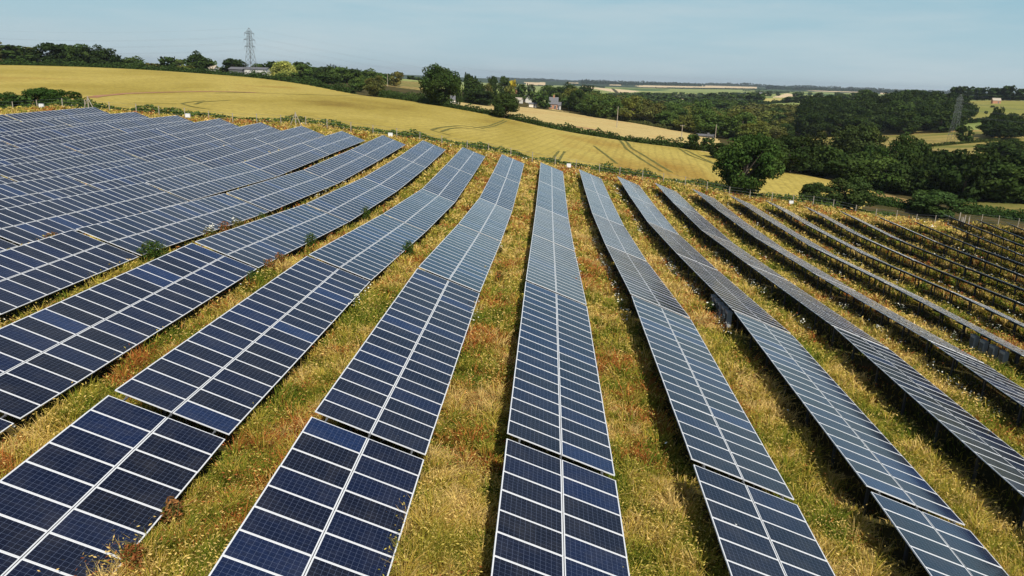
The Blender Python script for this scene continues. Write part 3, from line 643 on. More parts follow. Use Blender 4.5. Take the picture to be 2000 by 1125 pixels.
# ------------------------------------------------------------------ boundary fence
fr_root = empty('boundary_fence', *FENCE[len(FENCE)//2]); tag(fr_root, 'post and wire stock fence running beyond the far ends of the panel rows', 'fence')
fl = [(X, Y) for X, Y in FENCE]; P = np.array(fl); seg = np.hypot(*np.diff(P, axis=0).T); cum = np.concatenate([[0], np.cumsum(seg)])
wires = MB(); prev = None; ro = Vector(fr_root.location)
for s_ in np.arange(0, cum[-1], 3.95):
    X = np.interp(s_, cum, P[:, 0]); Y = np.interp(s_, cum, P[:, 1]); X += random.gauss(0, .1); z = g(X, Y)+Z0; hh = 1.95+random.gauss(0, .08)
    b = MB(); o_ = Vector((X, Y, z))-ro; lx_, ly_ = random.gauss(0, .05), random.gauss(0, .05)
    b.bar(o_+Vector((0, 0, -.3)), o_+Vector((lx_, ly_, hh)), .075, .065, 7); b.build('post', M['wood'], fr_root)
    cur = [o_+Vector((lx_*t_, ly_*t_, hh*t_)) for t_ in (.2, .45, .7, .95)]
    if prev:
        for p, q in zip(prev, cur): wires.bar(p, q, .012, n=3, cap=False)
    prev = cur
wires.build('wire', M['wire'], fr_root)
def strainer(px, py, lab):
    Y = 133.0
    for _ in range(6): Y = fence_y(at(px, py, Y)[0])
    X = at(px, py, Y-1)[0]; root = empty('strainer_post', X, Y-.8); tag(root, lab, 'fence strainer')
    b = MB(); b.bar((0, 0, -.3), (0, 0, 2.7), .1, .09, 8); b.build('post', M['wood'], root)
    for s in (-1, 1):
        b = MB(); b.bar((s*1.3, -.2*s, -.2), (0, 0, 2.5), .07, .06, 7); b.build('brace', M['wood'], root)
strainer(172, 212, 'pale A-shaped braced fence post behind the leftmost visible row end')
strainer(577, 246, 'A-shaped braced fence post, the one nearer the middle of the fence')
root = empty('corner_posts', 77.0, 143.5); tag(root, 'cluster of tall weathered corner posts by the round bushes at right', 'fence posts')
for a, b_, h_ in ((0, 0, 3.1), (.7, -.5, 2.7), (1.3, -1.0, 2.4), (1.0, .4, 2.2), (.2, -.9, 2.0)):
    b = MB(); b.bar((a, b_, -.3), (a+random.gauss(0, .05), b_, h_), .11, .1, 8); b.build('post', M['wood'], root)
for q, (px, py, wh) in enumerate([(81, 207, 'leftmost, before the hedge bushes'), (367, 226, 'between the second and third row ends'), (762.6, 263.5, 'left of the centre row ends'), (1111, 323.5, 'just right of centre'), (1545, 396, 'right of the big near tree')]):
    Y = 130.0
    for _ in range(6): Y = fence_y(at(px, py, Y)[0])-1.0
    p = at(px, py, Y); gz = g(p[0], p[1]); root = empty('boxed_post', p[0], p[1], gz); tag(root, f'white box on a dark post by the fence, {wh}', 'camera post')
    b = MB(); b.box((0, 0, 0), (.75, .3, .55), 0, Matrix.Translation((0, 0, p[2]-gz))); b.box((0, .0, .33), (.7, .3, .06), 0, Matrix.Translation((0, 0, p[2]-gz))); b.build('white_box', M['white'], root)
    b = MB(); b.bar((0, 0.1, -.3), (0, .1, p[2]-gz-.31), .05, .045, 7); b.build('post', M['steel'], root)

# ------------------------------------------------------------------ hedges and bushes
def hedge(name, lab, cat, pts, hgt, wid, leaf, tone, grp=None, dens=1.0, kind=None, core=True, rough=.35, sparse=0, base_z=None):
    P = np.array(pts, float); seg = np.hypot(*np.diff(P, axis=0).T); cum = np.concatenate([[0], np.cumsum(seg)]); Ltot = cum[-1]
    nl = int(Ltot*(wid+2*hgt)/(leaf*leaf)*1.5*dens); s_ = rng.random(nl)*Ltot
    X = np.interp(s_, cum, P[:, 0]); Y = np.interp(s_, cum, P[:, 1])
    tx = np.gradient(P[:, 0], cum); ty = np.gradient(P[:, 1], cum); TX = np.interp(s_, cum, tx); TY = np.interp(s_, cum, ty); tl = np.hypot(TX, TY); TX /= tl; TY /= tl
    hv = hgt*(1-rough+2*rough*vnoise(s_, s_*0, wid*1.1, 41)); hv *= (.8+.4*vnoise(s_, s_*0, wid*.35, 42)); wv = wid*(.75+.5*vnoise(s_, s_*0, wid*1.7, 43))
    a = rng.random(nl)*math.pi; rr = rng.uniform(.72, 1.05, nl)
    u = np.cos(a)*wv/2*rr*np.where(np.sin(a) < .5, 1.05, 1); zz = np.maximum(np.sin(a), .0)*hv*rr
    zz = np.where(rng.random(nl) < .25, rng.random(nl)*hv*.6, zz)
    X = X-TY*u; Y = Y+TX*u; Zg = G(X, Y)
    o = Vector((P[:, 0].mean(), P[:, 1].mean(), 0)); oz = g(o.x, o.y)+Z0
    c = np.stack([X-o.x, Y-o.y, Zg+zz+Z0-oz], 1)
    V, F = leaf_quads(c, leaf*rng.uniform(.7, 1.4, nl))
    t = (.55+.5*vnoise(s_, zz*3+u, wid*.6, 44)+.45*rng.random(nl))[:, None]*np.asarray(tone)
    root = bpy.data.objects.new(name, None) if core else None
    if not core:
        ob = link(name, np_mesh(name, V, F, np.repeat(t, 4, 0)), None, M['leaf']); ob.location = (o.x, o.y, oz); tag(ob, lab, cat, grp, kind); return ob
    col.objects.link(root); root.location = (o.x, o.y, oz); tag(root, lab, cat, grp, kind)
    link('foliage', np_mesh(name+'_foliage', V, F, np.repeat(t, 4, 0)), root, M['leaf'])
    m_ = max(3, int(Ltot/max(1.5, wid*.6))); ss = np.linspace(0, Ltot, m_); Xc = np.interp(ss, cum, P[:, 0]); Yc = np.interp(ss, cum, P[:, 1]); Tx = np.interp(ss, cum, tx); Ty = np.interp(ss, cum, ty); q = np.hypot(Tx, Ty); Tx /= q; Ty /= q
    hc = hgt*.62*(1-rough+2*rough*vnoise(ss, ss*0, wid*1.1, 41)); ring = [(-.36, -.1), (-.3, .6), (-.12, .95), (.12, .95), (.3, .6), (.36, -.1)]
    Vc = []
    for i in range(m_):
        for a_, b_ in ring: xx = Xc[i]-Ty[i]*a_*wid; yy = Yc[i]+Tx[i]*a_*wid; Vc.append((xx-o.x, yy-o.y, b_*hc[i], xx, yy))
    Vc = np.array(Vc); zc = G(Vc[:, 3], Vc[:, 4])+Z0-oz; Vn = np.column_stack([Vc[:, 0], Vc[:, 1], Vc[:, 2]+zc]); Fc = []
    for i in range(m_-1):
        for j in range(5): Fc.append((i*6+j, (i+1)*6+j, (i+1)*6+j+1, i*6+j+1))
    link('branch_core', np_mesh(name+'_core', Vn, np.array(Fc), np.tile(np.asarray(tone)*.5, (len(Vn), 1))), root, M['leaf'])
    return root
vx = [(X, Y+3.6) for X, Y in FENCE if X <= 70]
hedge('bramble_hedge', 'low green bramble strip between the stock fence and the wheat field', 'hedge', vx, 1.25, 3.2, .30, (.085, .13, .028), rough=.5)
hedge('long_hedge', 'long dark hedge on the crest along the far left edge of the wheat field', 'hedge', XYat([(-220,126,334),(0,128,334),(120,130,344),(240,134,354),(360,142,364),(487,151.5,374),(600,165,349),(690,180,328)]), 2.6, 3.5, .5, (.05, .085, .022))
hedge('field_hedge', 'dark hedge dividing the wheat from the pale stubble, running down to the right', 'hedge', XYat([(745,190,318),(800,197,303),(855,206,285),(920,218,275),(990,231,265),(1100,255,250),(1180,267,242),(1250,279,235),(1330,291,227),(1400,299,222),(1450,312,214)]), 2.1, 3.0, .42, (.05, .08, .022))
hedge('rough_hedge', 'scrubby green hedge behind the field hedge left of the big oak', 'hedge', XYat([(735,182,345),(780,186,340),(830,190,335)]), 3.0, 5.5, .5, (.055, .09, .022))
hedge('rear_hedge', 'short hedge behind the big oak beside the stubble', 'hedge', XYat([(885,196,424),(930,198,430),(955,200,440)]), 3.4, 4, .6, (.06, .10, .022))
hedge('low_hedge', 'green hedge between the round bushes at right', 'hedge', XYat([(1706,402,158),(1745,408,158),(1795,414,157)]), 1.9, 3.2, .32, (.045, .085, .02))
hedge('far_right_hedge', 'green hedge behind the fence at the far right', 'hedge', XYat([(1884,420,160),(1930,420,160),(1960,424,161),(2060,434,158)]), 2.2, 3.6, .34, (.045, .085, .02))
hedge('hill_hedge', 'dark hedge across the hillside pasture at far right', 'hedge', XYat([(1890,236,560),(1935,233,575),(1990,240,560)]), 3.2, 5, .9, (.03, .055, .016))
hedge('stubble_hedge', 'thin hedge on the lower edge of the stubble beside the woods', 'hedge', XYat([(1150,226,452),(1240,240,422),(1330,255,386)]), 1.6, 3.0, .5, (.10, .11, .035))
hedge('track_hedge', 'low hedge on the pasture under the right hand pylon', 'hedge', XYat([(1820,288,392),(1880,281,402),(1950,279,410)]), 1.4, 3.0, .5, (.06, .08, .02))
FH = 'far hedgerows on the pale farmland'
for q, (pl, w_) in enumerate([([(1210,182.5),(1260,183.5),(1280,185)],4),([(1330,192),(1400,189.5),(1450,190)],4),([(1290,196),(1350,191)],3.5),([(1427,184.5),(1500,183.5),(1540,181)],5),([(1470,207),(1500,203.5),(1540,200)],4),([(1560,190.5),(1620,192),(1690,195)],4),([(1280,172.8),(1340,174),(1420,174.5),(1500,176)],6),
    ([(1030,168),(1080,168)],5),([(1120,165),(1160,168.5),(1180,172)],5),([(1480,168.8),(1540,171.5),(1600,174.5),(1690,176)],6),([(1360,204),(1420,198)],4),([(1450,178),(1520,179.5),(1570,181)],5),([(1700,190.5),(1760,190)],4)]):
    pts = XYg(pl); d_ = np.hypot(*pts[0]); hedge('hedgerow', 'thin dark hedgerow line crossing the pale farmland in the distance', 'hedge', pts, w_*.9, w_*1.5, max(.8, d_*.0009), (.028, .05, .016), FH, core=False, rough=.5)
# wooded skylines
for q, (pl, h_, lab) in enumerate([([(960,157.5,8200),(1050,159,7800),(1150,160.5,7600),(1250,163,7400),(1400,167,7000),(1500,170,7000),(1600,173,6800),(1700,176,6500),(1800,180,6200),(1900,184,6000),(2050,189,6000)], 22, 'long blue wooded ridge along the right horizon'),
      ([(1135,163,5200),(1200,165,5200),(1300,166,5400),(1360,165,5600)], 17, 'nearer wooded belt under the horizon, right of centre'), ([(1500,173,5000),(1600,176,5000),(1700,179,5000),(1800,182,4600)], 15, 'dark wooded belt before the ridge at right'), ([(640,144.5,5200),(665,143.5,5200),(700,145.5,5200)], 38, 'blue wooded hill on the skyline above the left centre trees')]):
    hedge('far_woodland', lab, 'woodland', [tuple(at(*a)[:2]) for a in pl], h_, 160, 12, (.022, .04, .018), dens=.5, kind='stuff', core=True, rough=.3)

# ------------------------------------------------------------------ trees
def crown_mesh(name, nblob, nleaf, leaf, seed, shape='round', spread=1.0, droop=0):
    """unit crown: radius 1 wide, z from 0 to 2"""
    r = np.random.default_rng(seed); C = []; 
    bl = []
    while len(bl) < nblob:
        p = r.normal(size=3); p /= np.linalg.norm(p); rad = r.uniform(.45, 1)**.6
        rr = .72*rad; q = p*rr
        if shape == 'cone': zt = r.random()**1.3; ang = r.random()*6.28; rw = .62*(1-zt)*r.uniform(.5, 1); q = np.array((rw*math.cos(ang), rw*math.sin(ang), zt*1.9-1))
        bl.append((q, r.uniform(.20, .38)*spread*(1 if shape != 'cone' else .75*(1.25-(q[2]+1)/2))))
    # a lobed outline: a few big boughs push their blobs outward
    lob = r.normal(size=(5, 3)); lob /= np.linalg.norm(lob, axis=1)[:, None]
    Vs = []; Ts = []; tot = sum(b[1]**2 for b in bl)
    for q, br in bl:
        if shape != 'cone':
            s = max(0, max(lob@(q/(np.linalg.norm(q)+1e-6))))**6; q = q*(1+.22*s)
        m = max(6, int(nleaf*br*br/tot)); d = r.normal(size=(m, 3)); d /= np.linalg.norm(d, axis=1)[:, None]
        c = q+d*br*r.uniform(.7, 1.08, (m, 1))*np.array((1, 1, .8 if not droop else 1.1)); c[:, 2] += 1-(droop*.25*np.hypot(c[:, 0], c[:, 1]))
        a = r.normal(size=(m, 3))*.8; n_ = d+r.normal(size=(m, 3))*.55; n_ /= np.linalg.norm(n_, axis=1)[:, None]
        a -= n_*(a*n_).sum(1)[:, None]; a /= np.linalg.norm(a, axis=1)[:, None]; b_ = np.cross(n_, a); s = leaf*r.uniform(.6, 1.35, (m, 1))/2
        Vs.append(np.stack([c-a*s*1.3, c-b_*s, c+a*s*1.3, c+b_*s], 1).reshape(-1, 3)); tone = r.uniform(.78, 1.18)
        Ts.append(np.repeat((tone*r.uniform(.65, 1.35, m))[:, None]*np.array((1, 1, 1)), 4, 0)*np.array((r.uniform(.92, 1.1), 1, r.uniform(.85, 1.1))))
    V = np.concatenate(Vs); V[:, 2] = np.maximum(V[:, 2], .02); F = np.arange(len(V)).reshape(-1, 4)
    V[:, 2] = np.where(V[:, 2] < 1, 1-(1-V[:, 2])*1.06, V[:, 2]); V[:, :2] *= np.where(V[:, 2:3] < 1, 1.06, 1)
    me = np_mesh(name, V, F, np.concatenate(Ts)); me.materials.append(M['leaf']); return me
def trunk_mesh(name, seed, pale=False, limbs=7):
    r = random.Random(seed); b = MB(); b.bar((0, 0, -.12), (.02, .01, .42), .075, .055, 8); b.bar((.02, .01, .42), (.0, .03, 1.1), .055, .025, 7)
    for i in range(limbs):
        a = 6.28*i/limbs+r.random(); z = r.uniform(.3, .7); mid = (math.cos(a)*.3, math.sin(a)*.3, z+.3); b.bar((.01, .01, z), mid, .032, .02, 6); b.bar(mid, (math.cos(a)*.62, math.sin(a)*.62, z+.62), .02, .008, 5)
    me = b.mesh(name); me.materials.append(M['bark_pale' if pale else 'bark']); return me
PROTO = {}
for i in range(5): PROTO['r%d' % i] = (crown_mesh('crown', 46, 3600, .105, 100+i), trunk_mesh('trunk', i))
for i in range(2): PROTO['big%d' % i] = (crown_mesh('crown', 95, 11000, .062, 200+i, spread=.75), trunk_mesh('trunk', 20+i, limbs=10))
PROTO['ash'] = (crown_mesh('crown', 120, 15000, .052, 240, spread=.62), trunk_mesh('trunk', 26, limbs=12))
PROTO['cone'] = (crown_mesh('crown', 50, 2600, .09, 300, 'cone'), trunk_mesh('trunk', 30))
PROTO['willow'] = (crown_mesh('crown', 60, 6500, .075, 310, spread=.95, droop=1), trunk_mesh('trunk', 31))
PROTO['loose'] = (crown_mesh('crown', 30, 2200, .085, 320, spread=.75), trunk_mesh('trunk', 32, pale=True, limbs=10))
PROTO['bush0'] = (crown_mesh('crown', 60, 9000, .07, 330, spread=.8), trunk_mesh('trunk', 33)); PROTO['bush1'] = (crown_mesh('crown', 60, 9000, .07, 331, spread=.8), trunk_mesh('trunk', 34))
DK = (.046, .074, .019); DD = (.028, .046, .013); MD = (.080, .125, .030); BR = (.11, .115, .034); OL = (.13, .145, .034); YL = (.42, .34, .04); LG = (.10, .13, .035); WL = (.36, .38, .10); GY = (.085, .11, .06); ASH = (.056, .100, .022)
NT = [0]
def tree(x, y, hgt, wid, kind, tone, lab, grp=None, name='broadleaf_tree', cat='tree', trunk=.0, z=None, rz=None):
    """trunk: fraction of the height that is bare stem"""
    gz = g(x, y) if z is None else z; rz = random.random()*6.28 if rz is None else rz
    SPEC.append((hgt*wid/(x*x+y*y), len(SPEC), (x, y, hgt, wid, kind, tone, lab, grp, name, cat, trunk, gz, rz)))
SPEC = []
def make_tree(x, y, hgt, wid, kind, tone, lab, grp, name, cat, trunk, gz, rz):
    root = empty(name, x, y, gz, rz); tag(root, lab, cat, grp); cme, tme = PROTO[kind]
    c = bpy.data.objects.new('crown', cme); col.objects.link(c); c.parent = root; c.location = (0, 0, hgt*trunk); ch = hgt*(1-trunk)
    c.scale = (wid/1.9, wid/1.9, ch/1.93); v = random.uniform(.88, 1.12); c.color = (tone[0]*v, tone[1]*v, tone[2]*v, 1)
    t = bpy.data.objects.new('trunk', tme); col.objects.link(t); t.parent = root; s = hgt/1.5; t.scale = (min(wid, hgt)/2.4, min(wid, hgt)/2.4, s*.9)
    NT[0] += 1; return root
def ptree(cx, top, wpx, Y, kind, tone, lab, grp=None, name='broadleaf_tree', cat='tree', trunk=.03, base=None):
    """a tree surveyed from the photograph: crown centre, crown top, crown width, distance"""
    p = at(cx, top, Y); gz = g(p[0], p[1]); h = max(2.0, p[2]-gz); wid = wpx/FPX*math.hypot(p[0], p[1])
    if kind.startswith('r') and kind == 'r': kind = 'r%d' % random.randrange(5)
    return tree(p[0], p[1], h, wid, kind, tone, lab, grp, name, cat, trunk, gz)
random.seed(11)
S1 = 'dark trees on the left skyline'
for a in [(20,104,60,404,'r',BR,'low brownish tree at the left end of the skyline, farthest left'),(47,106,40,420,'r',DK,'dark small tree second from the left on the skyline'),(95,82,58,404,'r',DD,'tall dark rounded tree, left one of the big skyline clump'),
          (128,85,48,410,'r',DD,'dark tree left of the middle in the big skyline clump'),(152,84,50,404,'r',DK,'dark tree in the middle of the big skyline clump'),(176,88,44,408,'r',DD,'dark tree right of the middle in the big skyline clump'),(208,94,46,406,'r',DD,'dark domed tree at the right end of the big skyline clump'),
          (255,110,52,414,'r',MD,'low rounded tree just right of the big skyline clump'),(292,121,44,424,'r',BR,'low brownish tree between the skyline clump and the next dark tree'),(325,107,32,414,'r',DK,'narrow dark tree with pale younger tree at its right'),(348,112,24,432,'loose',LG,'small lighter green tree beside the narrow dark tree'),
          (362,126,34,404,'r',OL,'low olive shrub in front of the broad tree with pale trunks'),(385,101,46,412,'r',DK,'broad dark tree with pale bare stems showing at its left side'),(414,115,20,426,'loose',MD,'small tree tucked on the right of the broad tree with pale stems'),
          (432,130,34,440,'r',DK,'low dark tree in the dip left of the pylon'),(455,111,46,440,'r',DD,'dark tree directly left of the pylon'),(507,121,34,450,'r',DK,'dark tree immediately behind and right of the pylon'),
          (580,140,40,392,'r',DK,'dark low tree right of the yellow-green willow'),(604,146,30,392,'r',DK,'dark low tree in front of the columnar conifer'),(640,140,48,384,'r',DK,'wide dark tree right of the columnar conifer'),(608,141,14,560,'r',DK,'tiny distant tree left of the columnar conifer'),
          (667,141,18,640,'r',DK,'small dark far tree before the blue hill'),(690,150,26,500,'r',DK,'small tree between the far tree and the paired round trees'),(704,138,30,470,'r',DK,'dark rounded tree behind the green hedge tree'),(700,148,38,352,'r',MD,'mid green tree, left of the brown-green round tree'),
          (730,148,42,322,'r',BR,'round brown-green tree standing at the corner of the wheat field'),(728,146,16,540,'cone',DK,'small pointed dark tree behind the brown-green round tree'),(746,141,30,500,'r',MD,'green tree left of the pole in the rough field'),
          (774,137,28,480,'r',(.13,.12,.03),'yellowish round tree right of the pole on the rough field'),(760,141,18,510,'r',DK,'small dark tree between pole and yellowish round tree'),(803,147,20,680,'r',DK,'small far tree left of the big oak'),(817,150,18,680,'r',MD,'smaller far tree beside the big oak crown')]:
    ptree(*a[:6], a[6], S1 if a[0] < 600 else None)
ptree(527, 116, 17, 436, 'cone', DD, 'pointed dark conifer beside the yellow-green willow', None, 'conifer', 'conifer')
ptree(617, 128, 14, 540, 'cone', MD, 'slim columnar green conifer standing alone on the skyline', None, 'conifer', 'conifer')
ptree(552, 118, 52, 392, 'willow', WL, 'bright yellow-green weeping willow beside the white barn', None, 'willow_tree', 'willow')
ptree(858, 127, 86, 285, 'big0', (.052,.086,.022), 'very large dark oak standing in the field hedge at the centre', None, 'oak_tree', 'oak', .04)
ptree(987, 177, 58, 263, 'big1', (.058,.088,.026), 'smaller dark round oak in the field hedge, right of the very large one', None, 'oak_tree', 'oak', .05)
ptree(1465, 254, 128, 143, 'ash', ASH, 'large bright green ash tree just beyond the boundary fence', None, 'ash_tree', 'ash', -.03)
for a in [(896,142,14,360,'cone',DK,'narrow dark conifer at the right shoulder of the very large oak'),(912,137,18,460,'cone',DD,'tall dark conifer top behind the village trees'),(924,143,20,480,'r',DD,'dark tree right of the tall conifer in the village'),
          (925,150,44,432,'r',DK,'green tree in the village below the dark conifer'),(946,156,40,440,'loose',BR,'brownish tree in the village group'),(961,146,24,490,'r',DK,'dark round tree behind the brownish village tree'),(938,174,60,425,'r',DD,'dark low tree behind the stubble near the utility pole'),
          (985,147,24,510,'r',DK,'dark tree left of the golden tree'),(1003,152,20,530,'r',YL,'bright golden yellow tree in the village'),(997,164,26,480,'r',OL,'olive tree in front of the golden tree'),(1018,160,24,520,'r',DK,'dark tree right of the golden tree'),
          (1037,160,20,540,'loose',GY,'pale grey-green spindly tree over the houses'),(1062,184,30,474,'r',(.05,.09,.02),'round green tree between the white gable and the cottage'),(1045,176,30,520,'r',MD,'green tree behind the white gabled house'),
          (1070,164,36,600,'r',MD,'green tree high behind the cottages'),(1092,168,40,560,'r',DK,'dark tree behind the orange cottage'),(1115,162,44,640,'r',DK,'dark tree at the top of the wooded slope'),(1146,166,44,660,'r',DD,'dark domed tree at the right end of the wooded slope top'),
          (1165,173,26,680,'r',DD,'dark outlier tree at the end of the wooded slope'),(1092,178,30,500,'r',(.09,.12,.03),'lighter green tree on the slope beside the cottage'),(1113,186,44,490,'r',MD,'mid green tree right of the cottage'),(1145,196,40,470,'r',MD,'mid green tree at the stubble corner'),
          (1128,178,40,560,'r',DK,'dark tree in the middle of the wooded slope'),(1160,186,34,580,'r',MD,'green tree on the lower wooded slope')]: ptree(*a[:6], a[6])
for a in [(1358,258,30,222,'loose',DK,'small ragged dark tree at the end of the field hedge'),(1385,266,28,226,'r',DK,'dark bush at the end of the field hedge beside the ragged tree'),(1408,278,44,206,'r',DD,'dark tree behind the left side of the ash'),(1530,280,60,205,'r',MD,'mid green tree right behind the ash'),
          (1590,258,62,245,'r0',(.04,.052,.016),'loose dark tree with the leaning pale pole before it'),(1684,236,100,262,'big1',(.050,.070,.020),'great dark tree, highest of the near wood'),(1645,292,84,212,'r2',(.056,.080,.024),'round dark tree at the front of the near wood'),(1570,300,60,205,'r',(.04,.06,.018),'low tree left of the front of the near wood'),
          (1712,284,60,215,'r',(.034,.066,.015),'greener tree in the middle of the near wood'),(1782,263,84,222,'big0',(.046,.074,.019),'broad dark tree at the right of the near wood'),(1745,318,60,200,'r',DK,'low dark tree filling the front of the near wood'),(1842,294,64,240,'r',DK,'dark shrubby tree right of the near wood'),
          (1820,318,60,205,'r',DK,'dark low tree at the foot of the near wood by the grey pole'),(1860,328,50,200,'r',DK,'low tree behind the grey pole'),(1888,322,44,215,'r',MD,'green scrub tree right of the grey pole'),
          (1946,300,74,205,'r',DD,'very dark tree at the right picture edge'),(1984,292,80,200,'r',DD,'very dark tree cut by the right picture edge'),(1918,338,50,195,'r',DD,'black-green low tree left of the right edge trees'),(1965,345,80,188,'r',DD,'low very dark tree at the right edge foot'),
          (1955,274,60,330,'r',DK,'dark bushy tree above the right edge trees'),(1990,270,50,330,'r',DK,'dark bushy tree above, cut by the right edge'),(1925,280,36,350,'r',DK,'smaller bushy tree on the pasture at right'),
          (1888,242,30,405,'r',DK,'round dark tree just right of the right hand pylon'),(1952,208,24,440,'r',DD,'tall dark tree on the pasture at far right'),(1945,226,50,430,'r',DD,'dark tree under the tall one at far right'),(1974,218,34,440,'r',DK,'dark tree right of the tall one at far right'),(1995,222,34,430,'r',DK,'dark tree on the pasture cut by the right edge'),(1968,240,60,415,'r',DD,'broad very dark tree low at far right'),
          (1927,216,6,640,'r',DK,'tiny lone tree on the hillside, left one'),(1939,207,8,720,'r',DK,'tiny lone tree on the hillside, higher one')]: ptree(*a[:6], a[6])
S2 = 'trees on the right skyline'
for q, (cx_, tp, wp, Y) in enumerate([(1695,172,40,860),(1742,178,30,880),(1760,174,26,870),(1778,172,28,860),(1797,173,26,850),(1812,176,26,850),(1838,180,30,860),(1872,166,24,880),(1890,165,30,870),(1918,168,26,900),(1942,168,26,880),(1958,170,22,880),(1974,164,26,870),(1996,170,24,860),(1655,182,20,1100),(1640,183,14,1100),(1895,178,60,920),(1950,184,60,880),(1990,186,40,860),(1860,188,40,760)]):
    ptree(cx_, tp, wp, Y, 'r', DD if cx_ > 1860 else DK, 'dark rounded tree in the line along the right skyline', S2)
for a in [(1372,190,46,540,'r3',(.085,.14,.034),'tall lighter green tree rising from the valley wood right of the stubble'),(1338,204,44,600,'r1',DK,'dark crown left of the tall lighter tree in the valley'),(1290,214,44,480,'r',MD,'mid green crown above the stubble corner pole'),(1250,220,40,455,'r',MD,'mid green crown behind the nearest stubble pole'),
          (1212,208,44,480,'r',(.07,.115,.03),'green crown on the wood edge left of the stubble pole'),(1180,200,40,500,'r',DK,'dark crown on the wood edge right of the cottage'),(1410,232,50,440,'r',BR,'brownish crown right of the stubble corner'),(1330,226,44,430,'r',(.07,.12,.03),'fresh green crown directly above the stubble corner'),
          (1432,250,50,380,'r',OL,'olive crown above the ash tree'),(1480,262,56,340,'r',DK,'dark crown just above the ash tree'),(1395,193,50,900,'r4',DK,'broad dark far crown right of the tall lighter tree'),(1450,193,46,950,'r2',DK,'broad dark far crown on the farmland edge')]: ptree(*a[:6], a[6])
bush = [(1597,353,62,145,'bush0',(.05,.078,.022),'dark rounded bush behind the fence, left of a close pair'),(1666,344,86,145.5,'bush1',(.052,.078,.022),'bigger dark rounded bush behind the fence, right of a close pair'),(1836,369,98,153,'bush0',(.062,.105,.028),'wide green bush behind the corner posts at right'),
        (12,179,54,133,'bush1',(.045,.085,.02),'green bush at the left picture edge behind the fence'),(80,168,62,136,'bush0',(.045,.085,.018),'long green bush with white blossom behind the fence at left, left half'),(122,175,66,135,'bush1',(.045,.085,.018),'long green bush behind the fence at left, right half'),(48,183,26,133,'loose',(.07,.12,.03),'small light shrub between the two left bushes')]
for a in bush: ptree(*a[:6], a[6], None, 'round_bush', 'bush', -.06)
# woods: every tree its own object, scattered over the wooded ground
def wood(poly, spacing, hr, wr, tones, lab, grp, seed, limit=200, kinds=None):
    r = random.Random(seed); xs = [p[0] for p in poly]; ys = [p[1] for p in poly]; pts = []; tries = 0
    while len(pts) < limit and tries < 6000:
        tries += 1; X = r.uniform(min(xs), max(xs)); Y = r.uniform(min(ys), max(ys))
        if not inside(poly, np.array([X]), np.array([Y]))[0]: continue
        if any((X-a)**2+(Y-b)**2 < spacing**2 for a, b in pts): continue
        px, py, z = project((X, Y, g(X, Y)+6))
        if px < -40 or px > 2040: continue
        pts.append((X, Y)); tree(X, Y, r.uniform(*hr), r.uniform(*wr), r.choice(kinds or ['r0', 'r1', 'r2', 'r3', 'r4']), r.choice(tones), lab, grp, trunk=.02)
    return pts
wood(XYat([(1100,205,520),(1160,232,448),(1240,240,425),(1330,256,388),(1400,270,345),(1470,280,330),(1440,240,520),(1380,220,640),(1240,200,700),(1150,190,650)]), 11, (8.5, 14.5), (11, 17), [MD, MD, MD, DK, OL, BR], 'green tree packed into the wooded valley behind the pale stubble', 'valley wood trees', 3, 170)
wood(XYat([(1478,352,188),(1560,352,186),(1640,350,190),(1800,352,192),(1800,330,215),(1560,326,225),(1490,330,205)]), 8, (6.5, 10), (9, 13), [DK, DD, DK, MD], 'dark tree low along the front foot of the near wood', 'near wood front trees', 13, 26)
wood(XYat([(1800,352,192),(1880,372,186),(2040,385,184),(2040,340,215),(1850,335,215)]), 8, (8, 13), (10, 14), [DD, DD, DK], 'very dark tree low along the foot of the right edge wood', 'right edge wood trees', 14, 22)
wood(XYat([(1180,195,900),(1320,205,800),(1430,215,760),(1440,200,1100),(1350,192,1400),(1200,185,1300)]), 32, (11, 16), (20, 30), [DK, MD, DK, GY], 'dark tree in the farther half of the wooded valley', 'far valley trees', 4, 60)
wood(XYat([(1440,275,360),(1520,270,450),(1560,260,560),(1560,240,700),(1440,230,760),(1420,250,500)]), 13, (8, 11.5), (13, 18), [BR, BR, OL, DK], 'brownish green tree in the scrubby wood right of centre', 'scrub wood trees', 5, 70)
wood(XYat([(1565,268,500),(1700,268,490),(1860,268,480),(1878,255,540),(1860,225,680),(1700,215,720),(1580,225,690)]), 14, (12, 17), (16, 22), [DD, DK, DD], 'dark tree packed into the big wood below the right skyline', 'big wood trees', 6, 110)
wood(XYat([(545,152,455),(740,168,470),(740,160,600),(545,150,600)]), 15, (7, 11), (12, 18), [DK, DD, MD], 'low dark tree behind the hedge between the willow and the rough field', 'trees behind the crest hedge', 17, 40)
wood(XYat([(-20,133,400),(60,134,400),(60,134,440),(-20,133,440)]), 9, (6, 8), (12, 16), [BR, DK], 'low brownish tree at the far left end of the skyline', 'low trees at the far left', 18, 10)
wood(XYat([(1380,205,1000),(1480,205,1000),(1490,195,1300),(1390,195,1300)]), 30, (12, 18), (26, 38), [DK, DD], 'dark tree in the clump on the farmland right of centre', 'farmland clump trees', 7, 14)
for q, (cx_, tp, wp, Y) in enumerate([(1365,186,18,1500),(1390,189,14,1500),(1408,194,26,1300),(1425,190,30,1250),(1450,189,30,1200),(1470,192,34,1100),(1503,176,12,1900),(1560,178,24,1500),(1550,187,34,1100),(1575,185,36,1100),(1536,190,22,1100),(1610,196,28,900),(1630,198,30,880),(1600,195,20,1000),(1665,186,16,1500),(1690,185,16,1500),(1635,179,10,1700),(1298,188,8,1900),(1310,188,5,2000),(1320,194,22,1300),(1346,196,18,1200),(1290,180.5,22,2300),(1480,176,12,2400),(1490,178,16,2300),(1520,178,10,2200),(1600,181,8,2200)]):
    ptree(cx_, tp, wp, Y, 'r', DK, 'scattered dark tree standing among the pale farmland fields', 'farmland trees')
